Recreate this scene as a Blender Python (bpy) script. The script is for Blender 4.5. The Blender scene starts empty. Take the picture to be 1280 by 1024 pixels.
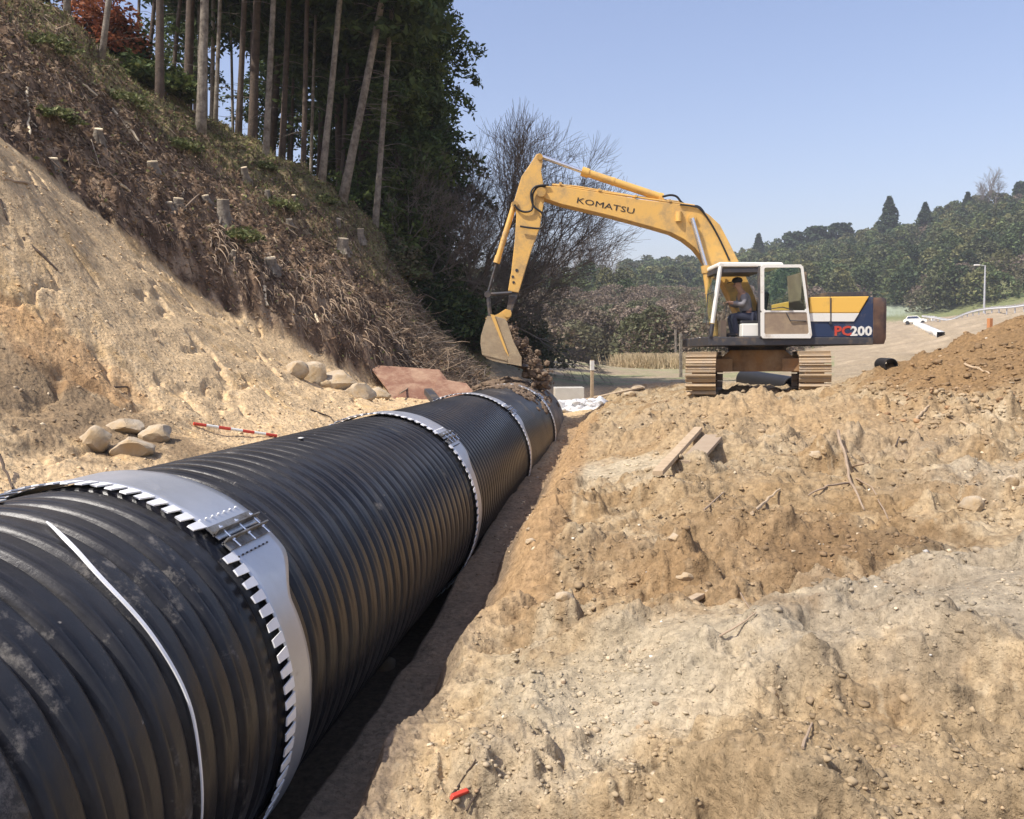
import bpy, bmesh, math, random
import numpy as np
from mathutils import Vector, Matrix
random.seed(7); rng = np.random.default_rng(7)
sc = bpy.context.scene; COL = sc.collection
PI = math.pi
# ------------------------------------------------------------------ camera
F = 1080.0; CAM = np.array([0.0, 0.0, 0.85])
M = np.array([[0.99064915, 0, -0.1364341], [0.13617185, 0.06197225, 0.988745], [-0.00845513, 0.99807787, -0.06139275]])
cd = bpy.data.cameras.new('camera'); cam = bpy.data.objects.new('camera', cd); COL.objects.link(cam)
cd.sensor_width = 36; cd.lens = F * 36 / 1280; cd.clip_end = 4000; cd.clip_start = 0.05
cam.matrix_world = Matrix([[M[0, 0], M[0, 1], -M[0, 2], CAM[0]], [M[1, 0], M[1, 1], -M[1, 2], CAM[1]], [M[2, 0], M[2, 1], -M[2, 2], CAM[2]], [0, 0, 0, 1]])
sc.camera = cam

def ray(u, v):
    return M @ np.array([u - 640, 512 - v, F])
def at(u, v, y):                      # point on the sight line where world y = y
    d = ray(u, v); return CAM + d * (y / d[1])

# ------------------------------------------------------------------ numpy noise
def _hash(i, j, s):
    h = (i.astype(np.int64) * 374761393 + j.astype(np.int64) * 668265263 + s * 974634777) & 0x7fffffff
    h = ((h ^ (h >> 13)) * 1274126177) & 0x7fffffff
    return (h ^ (h >> 16)) & 0xffff
def pn(x, y, s=0):
    x = np.asarray(x, float); y = np.asarray(y, float)
    xi = np.floor(x).astype(np.int64); yi = np.floor(y).astype(np.int64); xf = x - xi; yf = y - yi
    def g(i, j, a, b):
        t = _hash(i, j, s) * (2 * PI / 65536); return np.cos(t) * a + np.sin(t) * b
    u = xf ** 3 * (xf * (xf * 6 - 15) + 10); v = yf ** 3 * (yf * (yf * 6 - 15) + 10)
    a = g(xi, yi, xf, yf); b = g(xi + 1, yi, xf - 1, yf); c = g(xi, yi + 1, xf, yf - 1); d = g(xi + 1, yi + 1, xf - 1, yf - 1)
    return 1.5 * ((a * (1 - u) + b * u) * (1 - v) + (c * (1 - u) + d * u) * v)
def fbm(x, y, s=0, o=4, g=.5):
    r = 0; a = 1
    for k in range(o):
        r = r + a * pn(x * 2 ** k + 17 * k, y * 2 ** k - 9 * k, s + k); a *= g
    return r
def sst(a, b, x):
    t = np.clip((x - a) / (b - a), 0, 1); return t * t * (3 - 2 * t)

# ------------------------------------------------------------------ mesh helpers
def mesh_np(name, V, Fq, mats, smooth=False):
    me = bpy.data.meshes.new(name)
    V = np.asarray(V, np.float32); Fq = np.asarray(Fq, np.int32); n, k = Fq.shape
    me.vertices.add(len(V)); me.vertices.foreach_set('co', V.ravel())
    me.loops.add(n * k); me.loops.foreach_set('vertex_index', Fq.ravel())
    me.polygons.add(n); me.polygons.foreach_set('loop_start', np.arange(0, n * k, k, dtype=np.int32))
    me.polygons.foreach_set('loop_total', np.full(n, k, np.int32))
    if smooth: me.polygons.foreach_set('use_smooth', np.ones(n, bool))
    me.update(calc_edges=True)
    for m in (mats if isinstance(mats, (list, tuple)) else [mats]): me.materials.append(m)
    return me
def vcol(me, C, name='col'):
    C = np.asarray(C, np.float32)
    if C.shape[1] == 3: C = np.hstack([C, np.ones((len(C), 1), np.float32)])
    a = me.color_attributes.new(name, 'FLOAT_COLOR', 'POINT'); a.data.foreach_set('color', C.ravel())
def link(name, me, parent=None):
    o = bpy.data.objects.new(name, me); COL.objects.link(o)
    if parent: o.parent = parent
    return o
def tag(o, label=None, cat=None, group=None, kind=None):
    if label: o['label'] = label
    if cat: o['category'] = cat
    if group: o['group'] = group
    if kind: o['kind'] = kind
    return o
def empty(name, loc, rz=0):
    o = bpy.data.objects.new(name, None); COL.objects.link(o); o.location = loc; o.rotation_euler = (0, 0, rz); o.empty_display_size = .3
    return o
class MB:
    def __init__(s): s.v = []; s.f = []; s.mi = []; s.cur = 0
    def add(s, V, Fs):
        b = len(s.v); s.v += [tuple(float(c) for c in p) for p in V]
        for f in Fs: s.f.append([i + b for i in f]); s.mi.append(s.cur)
    def box(s, c, d, R=None, taper=1.0):
        V = []
        for z in (-1, 1):
            k = taper if z > 0 else 1
            for x, y in ((-1, -1), (1, -1), (1, 1), (-1, 1)):
                p = Vector((x * d[0] / 2 * k, y * d[1] / 2 * k, z * d[2] / 2))
                if R: p = R @ p
                V.append(p + Vector(c))
        s.add(V, [(3, 2, 1, 0), (4, 5, 6, 7), (0, 1, 5, 4), (1, 2, 6, 5), (2, 3, 7, 6), (3, 0, 4, 7)])
    def prism(s, P, y0, y1):                # polygon (x,z) extruded along y
        n = len(P); V = [(x, y0, z) for x, z in P] + [(x, y1, z) for x, z in P]
        s.add(V, [list(range(n)), list(range(2 * n - 1, n - 1, -1))] + [(i, i + n, (i + 1) % n + n, (i + 1) % n) for i in range(n)])
    def tube(s, P, r, n=8, cap=True):
        P = [Vector(p) for p in P]; rs = r if isinstance(r, (list, tuple)) else [r] * len(P); V = []
        ref = None
        for i, p in enumerate(P):
            d = (P[min(i + 1, len(P) - 1)] - P[max(i - 1, 0)]).normalized()
            if ref is None: ref = Vector((0, 0, 1)) if abs(d.z) < .9 else Vector((1, 0, 0))
            a = d.cross(ref).normalized(); b = a.cross(d).normalized(); ref = b
            V += [p + (a * math.cos(2 * PI * k / n) + b * math.sin(2 * PI * k / n)) * rs[i] for k in range(n)]
        Fs = [(i * n + k, i * n + (k + 1) % n, (i + 1) * n + (k + 1) % n, (i + 1) * n + k) for i in range(len(P) - 1) for k in range(n)]
        if cap: Fs += [list(range(n))[::-1], [(len(P) - 1) * n + k for k in range(n)]]
        s.add(V, Fs)
    def blob(s, c, d, seed=0, sub=2, amp=.22, R=None, cut=None):
        bm = bmesh.new(); bmesh.ops.create_icosphere(bm, subdivisions=sub, radius=.5)
        V = []
        rr = random.Random(seed); pl = [(Vector((rr.uniform(-1, 1), rr.uniform(-1, 1), rr.uniform(-.6, 1))).normalized(), rr.uniform(.3, .44)) for _ in range(9)]
        for v in bm.verts:
            p = v.co.copy()
            for nrm, h in (pl if cut is None else []):
                t = p.dot(nrm)
                if t > h: p -= nrm * (t - h)
            k = 1 + amp * float(pn(p.x * 3 + seed * 7.3 + p.z * 2, p.y * 3 + p.z * 3.1 - seed, seed))
            p = Vector((p.x * k * d[0], p.y * k * d[1], p.z * k * d[2]))
            if R: p = R @ p
            V.append(p + Vector(c))
        s.add(V, [[v.index for v in f.verts] for f in bm.faces]); bm.free()
    def build(s, name, mats, parent=None, smooth=False, bevel=0, loc=None, sharp=50):
        me = bpy.data.meshes.new(name); me.from_pydata(s.v, [], s.f)
        for m in (mats if isinstance(mats, (list, tuple)) else [mats]): me.materials.append(m)
        me.polygons.foreach_set('material_index', s.mi)
        if smooth: me.polygons.foreach_set('use_smooth', [True] * len(me.polygons))
        bm = bmesh.new(); bm.from_mesh(me); bmesh.ops.recalc_face_normals(bm, faces=bm.faces); bm.to_mesh(me); bm.free()
        if smooth:
            try: me.set_sharp_from_angle(angle=math.radians(sharp))
            except Exception: pass
        o = link(name, me, parent)
        if loc is not None: o.location = loc
        if bevel:
            b = o.modifiers.new('bevel', 'BEVEL'); b.width = bevel; b.segments = 2; b.limit_method = 'ANGLE'; b.angle_limit = math.radians(40)
        return o

# ------------------------------------------------------------------ materials
def mat(name, col, rough=.6, metal=0., col2=None, nscale=6., namt=.5, bump=0., bscale=40., attr=False, dirt=None, dirt_amt=0., dirt_scale=2., spec=.5, ncon=(.35, .65), transl=0.):
    m = bpy.data.materials.new(name); m.use_nodes = True; nt = m.node_tree; N = nt.nodes; L = nt.links
    b = N['Principled BSDF']; b.inputs['Roughness'].default_value = rough; b.inputs['Metallic'].default_value = metal
    b.inputs['Specular IOR Level'].default_value = spec
    tc = N.new('ShaderNodeTexCoord')
    if attr:
        a = N.new('ShaderNodeVertexColor'); a.layer_name = 'col'; src = a.outputs['Color']
    else:
        a = N.new('ShaderNodeRGB'); a.outputs[0].default_value = (*col, 1); src = a.outputs[0]
    if col2 is not None or attr:
        n = N.new('ShaderNodeTexNoise'); n.inputs['Scale'].default_value = nscale; n.inputs['Detail'].default_value = 8; n.inputs['Roughness'].default_value = .65
        L.new(tc.outputs['Object'], n.inputs['Vector'])
        r = N.new('ShaderNodeMapRange'); r.inputs[1].default_value = ncon[0]; r.inputs[2].default_value = ncon[1]; L.new(n.outputs['Fac'], r.inputs[0])
        mx = N.new('ShaderNodeMix'); mx.data_type = 'RGBA'
        if attr:
            mx.blend_type = 'MULTIPLY'; mx.inputs[0].default_value = 1
            g = N.new('ShaderNodeMapRange'); g.inputs[3].default_value = 1 - namt; g.inputs[4].default_value = 1 + namt
            L.new(r.outputs[0], g.inputs[0]); L.new(src, mx.inputs[6]); L.new(g.outputs[0], mx.inputs[7])
        else:
            mu = N.new('ShaderNodeMath'); mu.operation = 'MULTIPLY'; mu.inputs[1].default_value = namt; L.new(r.outputs[0], mu.inputs[0])
            L.new(mu.outputs[0], mx.inputs[0]); L.new(src, mx.inputs[6]); mx.inputs[7].default_value = (*col2, 1)
        src = mx.outputs[2]
    if dirt is not None:
        n = N.new('ShaderNodeTexNoise'); n.inputs['Scale'].default_value = dirt_scale; n.inputs['Detail'].default_value = 10; n.inputs['Roughness'].default_value = .72
        L.new(tc.outputs['Object'], n.inputs['Vector'])
        r = N.new('ShaderNodeMapRange'); r.inputs[1].default_value = .62 - dirt_amt * .35; r.inputs[2].default_value = .78 - dirt_amt * .2; L.new(n.outputs['Fac'], r.inputs[0])
        mx = N.new('ShaderNodeMix'); mx.data_type = 'RGBA'; L.new(r.outputs[0], mx.inputs[0]); L.new(src, mx.inputs[6]); mx.inputs[7].default_value = (*dirt, 1); src = mx.outputs[2]
        rr = N.new('ShaderNodeMapRange'); rr.inputs[3].default_value = rough; rr.inputs[4].default_value = .95; L.new(r.outputs[0], rr.inputs[0]); L.new(rr.outputs[0], b.inputs['Roughness'])
    L.new(src, b.inputs['Base Color'])
    if bump:
        n = N.new('ShaderNodeTexNoise'); n.inputs['Scale'].default_value = bscale; n.inputs['Detail'].default_value = 10; n.inputs['Roughness'].default_value = .7
        L.new(tc.outputs['Object'], n.inputs['Vector'])
        bp = N.new('ShaderNodeBump'); bp.inputs['Strength'].default_value = 1; bp.inputs['Distance'].default_value = bump
        L.new(n.outputs['Fac'], bp.inputs['Height']); L.new(bp.outputs[0], b.inputs['Normal'])
        if name == 'earth':
            prev = bp
            for vs, vd in ((19, .010), (52, .0045), (130, .002)):
                vo = N.new('ShaderNodeTexVoronoi'); vo.feature = 'F1'; vo.inputs['Scale'].default_value = vs; vo.inputs['Randomness'].default_value = 1; wn = N.new('ShaderNodeMix'); wn.data_type = 'VECTOR'; wn.inputs[0].default_value = .02
                L.new(tc.outputs['Object'], wn.inputs[4]); L.new(n.outputs['Color'], wn.inputs[5]); L.new(wn.outputs[1], vo.inputs['Vector'])
                iv = N.new('ShaderNodeMapRange'); iv.inputs[1].default_value = .0; iv.inputs[2].default_value = .55; iv.inputs[3].default_value = 1; iv.inputs[4].default_value = 0; iv.interpolation_type = 'SMOOTHSTEP'; L.new(vo.outputs['Distance'], iv.inputs[0])
                b2 = N.new('ShaderNodeBump'); b2.inputs['Distance'].default_value = vd; b2.inputs['Strength'].default_value = .8; L.new(iv.outputs[0], b2.inputs['Height']); L.new(prev.outputs[0], b2.inputs['Normal']); prev = b2
            L.new(prev.outputs[0], b.inputs['Normal'])
    if transl:
        t = N.new('ShaderNodeBsdfTranslucent'); L.new(src, t.inputs[0]); ms = N.new('ShaderNodeMixShader'); ms.inputs[0].default_value = transl
        L.new(b.outputs[0], ms.inputs[1]); L.new(t.outputs[0], ms.inputs[2]); L.new(ms.outputs[0], N['Material Output'].inputs[0])
    return m

m_ground = mat('earth', (.4, .3, .2), .96, attr=True, nscale=18, namt=.26, bump=.010, bscale=26, spec=.15)
m_stone = mat('stone', (.50, .44, .34), .9, col2=(.36, .30, .22), nscale=5, namt=.8, bump=.02, bscale=12, dirt=(.40, .29, .16), dirt_amt=.8, dirt_scale=3)
m_pebble = mat('pebble', (.4, .3, .2), .9, attr=True, nscale=20, namt=.2)
m_yel = mat('yellow_paint', (.70, .42, .105), .42, col2=(.60, .38, .13), nscale=3, namt=.7, dirt=(.38, .26, .12), dirt_amt=.40, dirt_scale=3.0, bump=.002, bscale=30)
m_yel2 = mat('body_yellow', (.78, .47, .09), .38, dirt=(.4, .28, .12), dirt_amt=.16, dirt_scale=2)
m_white = mat('white_paint', (.74, .73, .66), .45, dirt=(.42, .34, .24), dirt_amt=.2, dirt_scale=3)
m_navy = mat('navy_paint', (.018, .035, .085), .4, dirt=(.16, .13, .10), dirt_amt=.3, dirt_scale=2.5)
m_dark = mat('dark_steel', (.045, .045, .05), .6, dirt=(.17, .125, .08), dirt_amt=.32, dirt_scale=4)
m_rustcw = mat('rusty_counterweight', (.075, .055, .05), .7, col2=(.22, .12, .07), nscale=2.5, namt=.9, dirt=(.28, .19, .11), dirt_amt=.3)
m_brownp = mat('brown_panel', (.25, .185, .125), .6, dirt=(.36, .28, .18), dirt_amt=.45, dirt_scale=3)
m_black = mat('black_rubber', (.015, .015, .016), .5)
m_chrome = mat('chrome_rod', (.85, .85, .85), .18, metal=.85)
m_rust = mat('rusted_plate', (.19, .085, .05), .85, col2=(.25, .14, .09), nscale=2.4, namt=.9, dirt=(.38, .25, .16), dirt_amt=.5, dirt_scale=3, bump=.008)
m_under = mat('muddy_frame', (.30, .155, .055), .8, col2=(.14, .09, .05), nscale=3, namt=.8, dirt=(.34, .23, .13), dirt_amt=.5, bump=.006)
m_track = mat('worn_track_steel', (.30, .24, .17), .55, metal=.25, col2=(.36, .26, .15), nscale=5, namt=.8, dirt=(.40, .28, .15), dirt_amt=.55, dirt_scale=4, bump=.01)
m_galv = mat('galvanised_sheet', (.60, .62, .65), .38, metal=.6, col2=(.42, .44, .46), nscale=1.7, namt=.7, dirt=(.40, .35, .28), dirt_amt=.10, dirt_scale=3, bump=.003, bscale=4)
m_flange = mat('dark_galvanised', (.30, .30, .29), .5, metal=.6, dirt=(.10, .09, .08), dirt_amt=.6, dirt_scale=6)  # darker tone than the sleeve, broken by noise, for the flange plates
m_tab = mat('galvanised_tabs', (.88, .88, .87), .5, metal=.1, col2=(.74, .74, .72), nscale=9, namt=.5)
m_bucket = mat('muddy_bucket_steel', (.34, .27, .17), .75, col2=(.24, .17, .10), nscale=3, namt=.8, dirt=(.42, .33, .2), dirt_amt=.4, bump=.008)
m_glass = bpy.data.materials.new('cab_glass'); m_glass.use_nodes = True
_b = m_glass.node_tree.nodes['Principled BSDF']; _b.inputs['Base Color'].default_value = (.72, .86, .84, 1); _b.inputs['Roughness'].default_value = .03
_b.inputs['Transmission Weight'].default_value = 1.0; _b.inputs['IOR'].default_value = 1.12
m_concrete = mat('concrete', (.52, .50, .44), .9, col2=(.40, .38, .33), nscale=3, namt=.6, bump=.006)
m_bag = mat('white_sandbag', (.66, .66, .66), .7, col2=(.48, .48, .47), nscale=7, namt=.7, bump=.012, bscale=14)
m_wood = mat('pale_wood', (.50, .38, .24), .8, col2=(.34, .25, .15), nscale=9, namt=.8)
m_cut = mat('fresh_cut_wood', (.75, .63, .42), .8, col2=(.6, .46, .28), nscale=12, namt=.5)
m_bark = mat('grey_bark', (.31, .27, .21), .92, col2=(.105, .08, .058), nscale=7, namt=.9, bump=.03, bscale=18)
m_barkd = mat('red_brown_bark', (.125, .088, .062), .92, col2=(.06, .045, .034), nscale=7, namt=.9, bump=.03, bscale=18)
m_twig = mat('bare_twigs', (.22, .185, .15), .9, col2=(.10, .08, .062), nscale=3, namt=.8)
m_twigp = mat('pale_twigs', (.38, .285, .19), .9, col2=(.24, .17, .11), nscale=3, namt=.9)
m_leaf = mat('conifer_foliage', (.05, .08, .03), .75, attr=True, nscale=2, namt=.35, transl=.25, spec=.25)
m_red = mat('red_paint', (.52, .055, .03), .45, dirt=(.4, .28, .18), dirt_amt=.15)
m_skin = mat('skin', (.42, .24, .16), .6)
m_cloth = mat('grey_work_jacket', (.21, .205, .215), .9, col2=(.15, .145, .16), nscale=8)
m_trou = mat('dark_blue_trousers', (.028, .032, .055), .9)
m_cap = mat('dark_cap', (.02, .02, .022), .8)
m_soil = mat('dug_soil', (.115, .078, .048), .95, col2=(.24, .17, .11), nscale=7, namt=.8, bump=.03, bscale=14)

# ------------------------------------------------------------------ terrain
PY, PX, PZ = 0, -2.546, -0.736            # pipe axis: x, z
CP = []                                     # control points in world space
def w(x, y, z): CP.append((x, y, z))
def p(u, v, y): q = at(u, v, y); CP.append(tuple(q)); return q
# right bank and working platform
for q in [(-.6, 2.4, -1.05), (-1.1, 3.6, -1.15), (-1.0, 5, -1.02), (-.8, 6.3, -.82), (-.65, 8.7, -.62), (-.6, 11, -.46), (-.55, 14.6, -.3), (-.5, 18, -.28),
          (.5, 1.6, -.95), (1.2, 1.2, -.85), (.6, 3.0, -.86), (1.5, 2.2, -.72), (2.6, 2.0, -.55), (0.5, 5, -.72), (.2, 6.5, -.6), (.4, 8, -.42), (1.2, 8.2, -.42), (.7, 11, -.18), (.9, 13, -.03), (2.5, 12.9, 0.04), (4.2, 12.8, .04),
          (5.6, 12.6, .05), (8, 12.3, .1), (2.5, 10.2, -.34), (4.6, 10, -.30), (7, 9.6, -.2), (2.2, 7, -.52), (4.2, 7, -.40), (2.4, 5, -.56), (3.9, 5.2, -.24), (3.0, 6.0, -.42), (3.0, 3.6, -.42),
          (2.2, 3.5, -.66), (4.4, 4.2, -.18), (.9, 16, 0.0), (3, 17, 0), (2, 19.5, 0), (4.5, 20, 0), (1, 20, -.02), (2, 23, -.05), (6, 22, .1), (-.1, 20, -.15), (0, 23, -.4), (-1.2, 22, -.55), (-2.5, 22.5, -.5), (-3.3, 21, -.35), (-4.0, 19, -.1)]: w(*q)
for q in [(1280, 396, 17), (1175, 440, 16.6), (1100, 476, 16.4), (1060, 497, 16.2), (1280, 458, 14.6), (1190, 489, 14.6), (1280, 512, 12.7), (1420, 360, 17), (1420, 470, 14)]: p(*q)
w(7.6, 20.5, .35); w(9.5, 21, .5); w(5.8, 19.5, .1)
# grey working slope behind the machine and far road embankment
for q in [(1060, 482, 24), (1100, 466, 30), (1130, 452, 40), (1040, 452, 45), (1180, 436, 60), (1120, 425, 90), (1050, 430, 90), (1280, 410, 60), (1280, 396, 86), (1160, 415, 140), (1420, 376, 84),
          (1120, 408, 160), (1200, 397, 150), (1280, 390, 95), (1280, 380, 130), (1180, 395, 190), (1100, 398, 185), (1130, 372, 215), (1160, 345, 235),
          (1280, 300, 260), (1280, 262, 330), (1230, 272, 330), (1180, 290, 330), (1110, 312, 330), (1040, 330, 340), (1040, 350, 280), (1080, 372, 230), (960, 342, 360), (900, 350, 380), (820, 352, 380), (740, 365, 380), (680, 372, 380),
          (640, 372, 380), (560, 372, 380), (480, 372, 380), (900, 395, 180), (860, 385, 215), (870, 430, 125), (840, 455, 90), (950, 430, 130), (1000, 425, 130), (950, 400, 180), (800, 458, 80), (700, 459, 78), (640, 459, 75), (700, 470, 42), (800, 466, 50), (860, 466, 55),
          (760, 473, 40), (720, 478, 32), (680, 482, 28), (780, 485, 26), (840, 480, 27), (900, 478, 30), (800, 395, 150), (700, 385, 180), (740, 425, 105), (820, 420, 110), (640, 430, 95), (600, 400, 140), (560, 420, 100), (1420, 250, 330), (1420, 340, 180)]: p(*q)
# left bench, sand slope, hill
for q in [(-3.7, 1, -.15), (-3.8, 3, -.12), (-3.8, 5, -.1), (-3.8, 8, -.08), (-3.8, 11, -.06), (-3.7, 14, -.05), (-3.6, 17, -.05), (-4.5, 6, -.05), (-4.5, 9, -.02), (-4.3, 12, 0), (-4.2, 15, .0), (-4.3, 17.5, .05),
          (-5.2, 6, .28), (-5.4, 9, .55), (-5.4, 12, .7), (-7, 7, 1.4), (-6.5, 10.5, 1.7)]: w(*q)
BND = [p(-160, 20, 9.2), p(-80, 100, 10.5), p(0, 170, 11.6), p(60, 218, 12.2), p(120, 268, 12.9), p(190, 322, 13.8), p(250, 370, 14.6), p(310, 400, 15.4), p(370, 430, 16.1), p(430, 462, 17.0), p(480, 490, 17.8), p(520, 492, 18.6)]
for q in [(-160, -130, 15), (-60, -60, 16), (0, 0, 17), (60, 10, 18), (100, 48, 18.6), (130, 78, 19), (200, 132, 20), (250, 168, 21), (330, 198, 22.5), (400, 236, 24), (470, 292, 25), (500, 350, 25.6), (530, 405, 26), (560, 440, 27),
          (300, 345, 16.3), (340, 340, 17.4), (400, 385, 17.8), (460, 400, 19), (500, 420, 20.5), (500, 465, 19.3), (560, 470, 20.5), (540, 440, 22.5), (600, 478, 22),
          (150, 210, 15), (60, 120, 14.3), (220, 260, 16.3), (300, 280, 18), (380, 320, 19.5), (440, 360, 20.5)]: p(*q)
# ground dropping away behind the crest
for q in [(-60, -30, 26), (0, 40, 26), (100, 110, 27), (180, 165, 27), (250, 200, 28), (330, 240, 30), (400, 275, 32), (470, 330, 33), (520, 400, 34), (0, 200, 45), (150, 250, 50), (300, 300, 55), (420, 340, 60), (520, 400, 62),
          (0, 300, 120), (300, 360, 150), (450, 380, 120)]: p(*q)
CP = np.array(CP)
def polar(x, y):
    r = np.hypot(x, y) + 1e-6; th = np.arctan2(x, y); return th, r
_th, _r = polar(CP[:, 0], CP[:, 1]); _Q = np.stack([_th, np.log(_r)], 1); _e = (CP[:, 2] - CAM[2]) / _r
def _k(d2): return np.sqrt(d2 + .0009)
_D = ((_Q[:, None] - _Q[None]) ** 2).sum(-1); NC = len(_Q)
_A = np.zeros((NC + 3, NC + 3)); _A[:NC, :NC] = _k(_D) - np.eye(NC) * .0015; _A[:NC, NC] = 1; _A[:NC, NC + 1:] = _Q; _A[NC, :NC] = 1; _A[NC + 1:, :NC] = _Q.T
_W = np.linalg.solve(_A, np.concatenate([_e, [0, 0, 0]]))
def base(x, y):
    th, r = polar(x, y); tc = np.clip(th, math.radians(-52), math.radians(33)); lr = np.log(np.clip(r, 1.3, 420))
    out = np.empty(len(tc))
    for i in range(0, len(tc), 60000):
        q = np.stack([tc[i:i + 60000], lr[i:i + 60000]], 1)
        d2 = ((q[:, None] - _Q[None]) ** 2).sum(-1)
        out[i:i + 60000] = _k(d2) @ _W[:NC] + _W[NC] + q @ _W[NC + 1:]
    z = CAM[2] + out * np.clip(r, 1.3, 420)
    wgt = sst(math.radians(62), math.radians(100), np.abs(th))
    z = z * (1 - wgt) + (-.75) * wgt
    k = 1 - sst(.9, 2.2, r); z = z * (1 - k) + (-.8) * k
    return z
_bth, _br = polar(np.array([b[0] for b in BND]), np.array([b[1] for b in BND])); _o = np.argsort(_bth); _bth = _bth[_o]; _br = _br[_o]
def hillmask(x, y):
    th, r = polar(x, y)
    rb = np.interp(th, _bth, _br) + .12 * fbm(x * 1.3, y * 1.3, 91, 3)
    left = sst(-.150, -.175, th - .05 * (1 - sst(17, 19, r)))                   # only left of the pipe's far end
    return sst(-.06, .06, (r - rb)) * left * (1 - sst(60, 75, r))
def pitted(n, lo, hi): return sst(lo, hi, n)
def H(x, y, detail=True):
    x = np.atleast_1d(np.asarray(x, float)); y = np.atleast_1d(np.asarray(y, float))
    z = base(x, y); th, r = polar(x, y); zb = z
    hm = hillmask(x, y)
    # steeper root-hung cut just above the sand edge
    rb = np.interp(th, _bth, _br)
    cut = sst(0, .5, r - rb) * (1 - sst(1.2, 2.6, r - rb)) * sst(-.62, -.5, th) * (1 - sst(-.29, -.25, th))
    z = z + .38 * cut
    # trench
    act = 1 - sst(20.0, 21.5, y)
    wob = .17 * fbm(y * .9, x * 0 + 3.3, 12, 3)
    fz = np.interp(y, [0, 6, 11, 18, 20.5], [-1.5, -1.42, -1.05, -.9, -.6]) + .05 * fbm(x * 1.4, y * 1.4, 44, 3)
    x0 = np.interp(y, [0, 4, 6, 11, 18], [-1.38, -1.32, -1.27, -1.22, -1.15]) + wob * .3
    xc = np.interp(y, [0, 4.5, 5.6, 6.6, 8.7, 14.6, 20], [-1.2, -1.12, -1.0, -.70, -.74, -.55, -.5]) + wob
    s = np.clip((x - x0) / (xc - x0), 0, 1); wall = fz + (z - fz) * s ** .75
    zr = np.where(x < xc, np.minimum(z, wall), z)
    zr = np.where(x < x0, fz, zr)
    bed = np.minimum(zr, -1.95)
    kb = sst(-1.62, -1.9, x); zr = zr * (1 - kb) + bed * kb
    sl = np.clip((-3.50 - x) / .10, 0, 1); left = bed + (z - bed) * sl
    zt = np.where(x < -3.5, left, zr); zt = np.where(x > .2, z, zt)
    z = np.where(x < -6, z, z * (1 - act) + zt * act)
    if detail:
        far = sst(25, 60, r); nr = 1 - far
        right = sst(-1.2, -.6, x) * (1 - sst(22, 30, r)); flat = sst(.8, -.2, x + .5)
        rough = .6 + .8 * sst(-.3, .5, pn(x * .5, y * .5, 70))
        onpipe = sst(-3.4, -3.7, x) + sst(-1.5, -1.25, x); onpipe = np.clip(onpipe, 0, 1)
        n1 = fbm(x * .9, y * .9, 1, 3); n2 = fbm(x * 3.1, y * 3.1, 5, 3, .6); n3 = fbm(x * 9.5, y * 9.5, 9, 3, .65)
        lf = 1 - .5 * sst(-3.6, -4.2, x) * (1 - hm); n2 = n2 * lf; n3 = n3 * lf; z = z + nr * onpipe * (n1 * (.045 + .10 * hm + .05 * right) + rough * n2 * (.026 + .05 * hm) + rough * n3 * (.013 + .022 * hm)) + onpipe * .0075 * fbm(x * 27, y * 27, 15, 2, .7) * (1 - sst(9, 14, r))
        # bucket and blade marks dragged diagonally across the right bank
        c, s_ = math.cos(.75), math.sin(.75); a = x * c + y * s_; b = -x * s_ + y * c
        st = fbm(a * .55, b * 3.4, 21, 4, .6); z = z + right * .085 * st * (1 - .6 * sst(12.6, 14, y)) * sst(-.4, .3, pn(x * .35 + 5, y * .35, 72))
        cl = pn(x * 5.2, y * 5.2, 33) + .5 * pn(x * 11, y * 11, 34)           # clods and torn pits
        z = z + right * (.04 * pitted(cl, .45, .95) - .06 * pitted(-cl, .50, .95)) * rough * (1 - .7 * sst(10.5, 13, y)); bl = pn(x * 1.7 + 8, y * 1.7, 35) + .25 * n2; z = z + right * .11 * pitted(bl, .2, .8)
        z = z + right * (.19 * np.exp(-((((x - 1.9) + (y - 4.75)) / 1.5) ** 2 + (((x - 1.9) - (y - 4.75)) / .75) ** 2)) - .16 * np.exp(-(((x - 1.5) / .28) ** 2 + ((y - 4.0) / .10) ** 2)) * (1 + n2) - .14 * np.exp(-(((x - 1.45) / .5) ** 2 + ((y - 6.2) / .35) ** 2)))
        z = z + right * .10 * np.exp(-((y - 12.75 - .35 * n1) / .3) ** 2) * (1 + 1.3 * n2)
        for (fx, fy, hgt_, sd_, wd) in ((.42, .75, .13, 501, .05), (.85, 1.3, .075, 502, .06), (1.9, 2.4, .04, 503, .10)):
            q = fbm(x * fx + .25 * y * fx, y * fy, sd_, 4, .55); z = z + right * hgt_ * (sst(-wd * 1.6, wd * 1.6, q) - .5) * (.5 + .5 * rough) * (1 - .72 * sst(10.5, 12.8, y))
        # slumps on the sand slope
        sand = (1 - hm) * sst(-3.9, -5, x) * (1 - sst(20, 25, r))
        g = np.abs(fbm(x * .55 + 3, y * .55, 61, 4, .55)); z = z - sand * .07 * (1 - sst(0, .12, g)) + sand * .05 * fbm(x * 1.6, (y + x) * .6, 62, 3)
        sm = 0
        for (mx_, my_, mr_) in ((-.1, 10.2, 1.0), (-.05, 4.45, .42), (.35, 5.0, .35), (2.0, 4.85, .65), (2.9, 6.2, .8)): sm = np.maximum(sm, 1 - sst(.55, 1.2, np.hypot(x - mx_, y - my_) / mr_ + .35 * pn(x * 3, y * 3, 77)))
        keep_ = zb + .10 * n1 * .5 + .15 * right * np.exp(-((((x - 1.9) + (y - 4.75)) / 1.5) ** 2 + (((x - 1.9) - (y - 4.75)) / .75) ** 2)); z = z + (keep_ - z) * sm * .85 * right * sst(-.95, -.7, x)
        z = z + hm * (.22 * np.abs(fbm(x * 1.9, y * 1.9, 66, 3)) + .10 * fbm(x * .8, y * .8, 68, 2)) * nr
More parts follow.
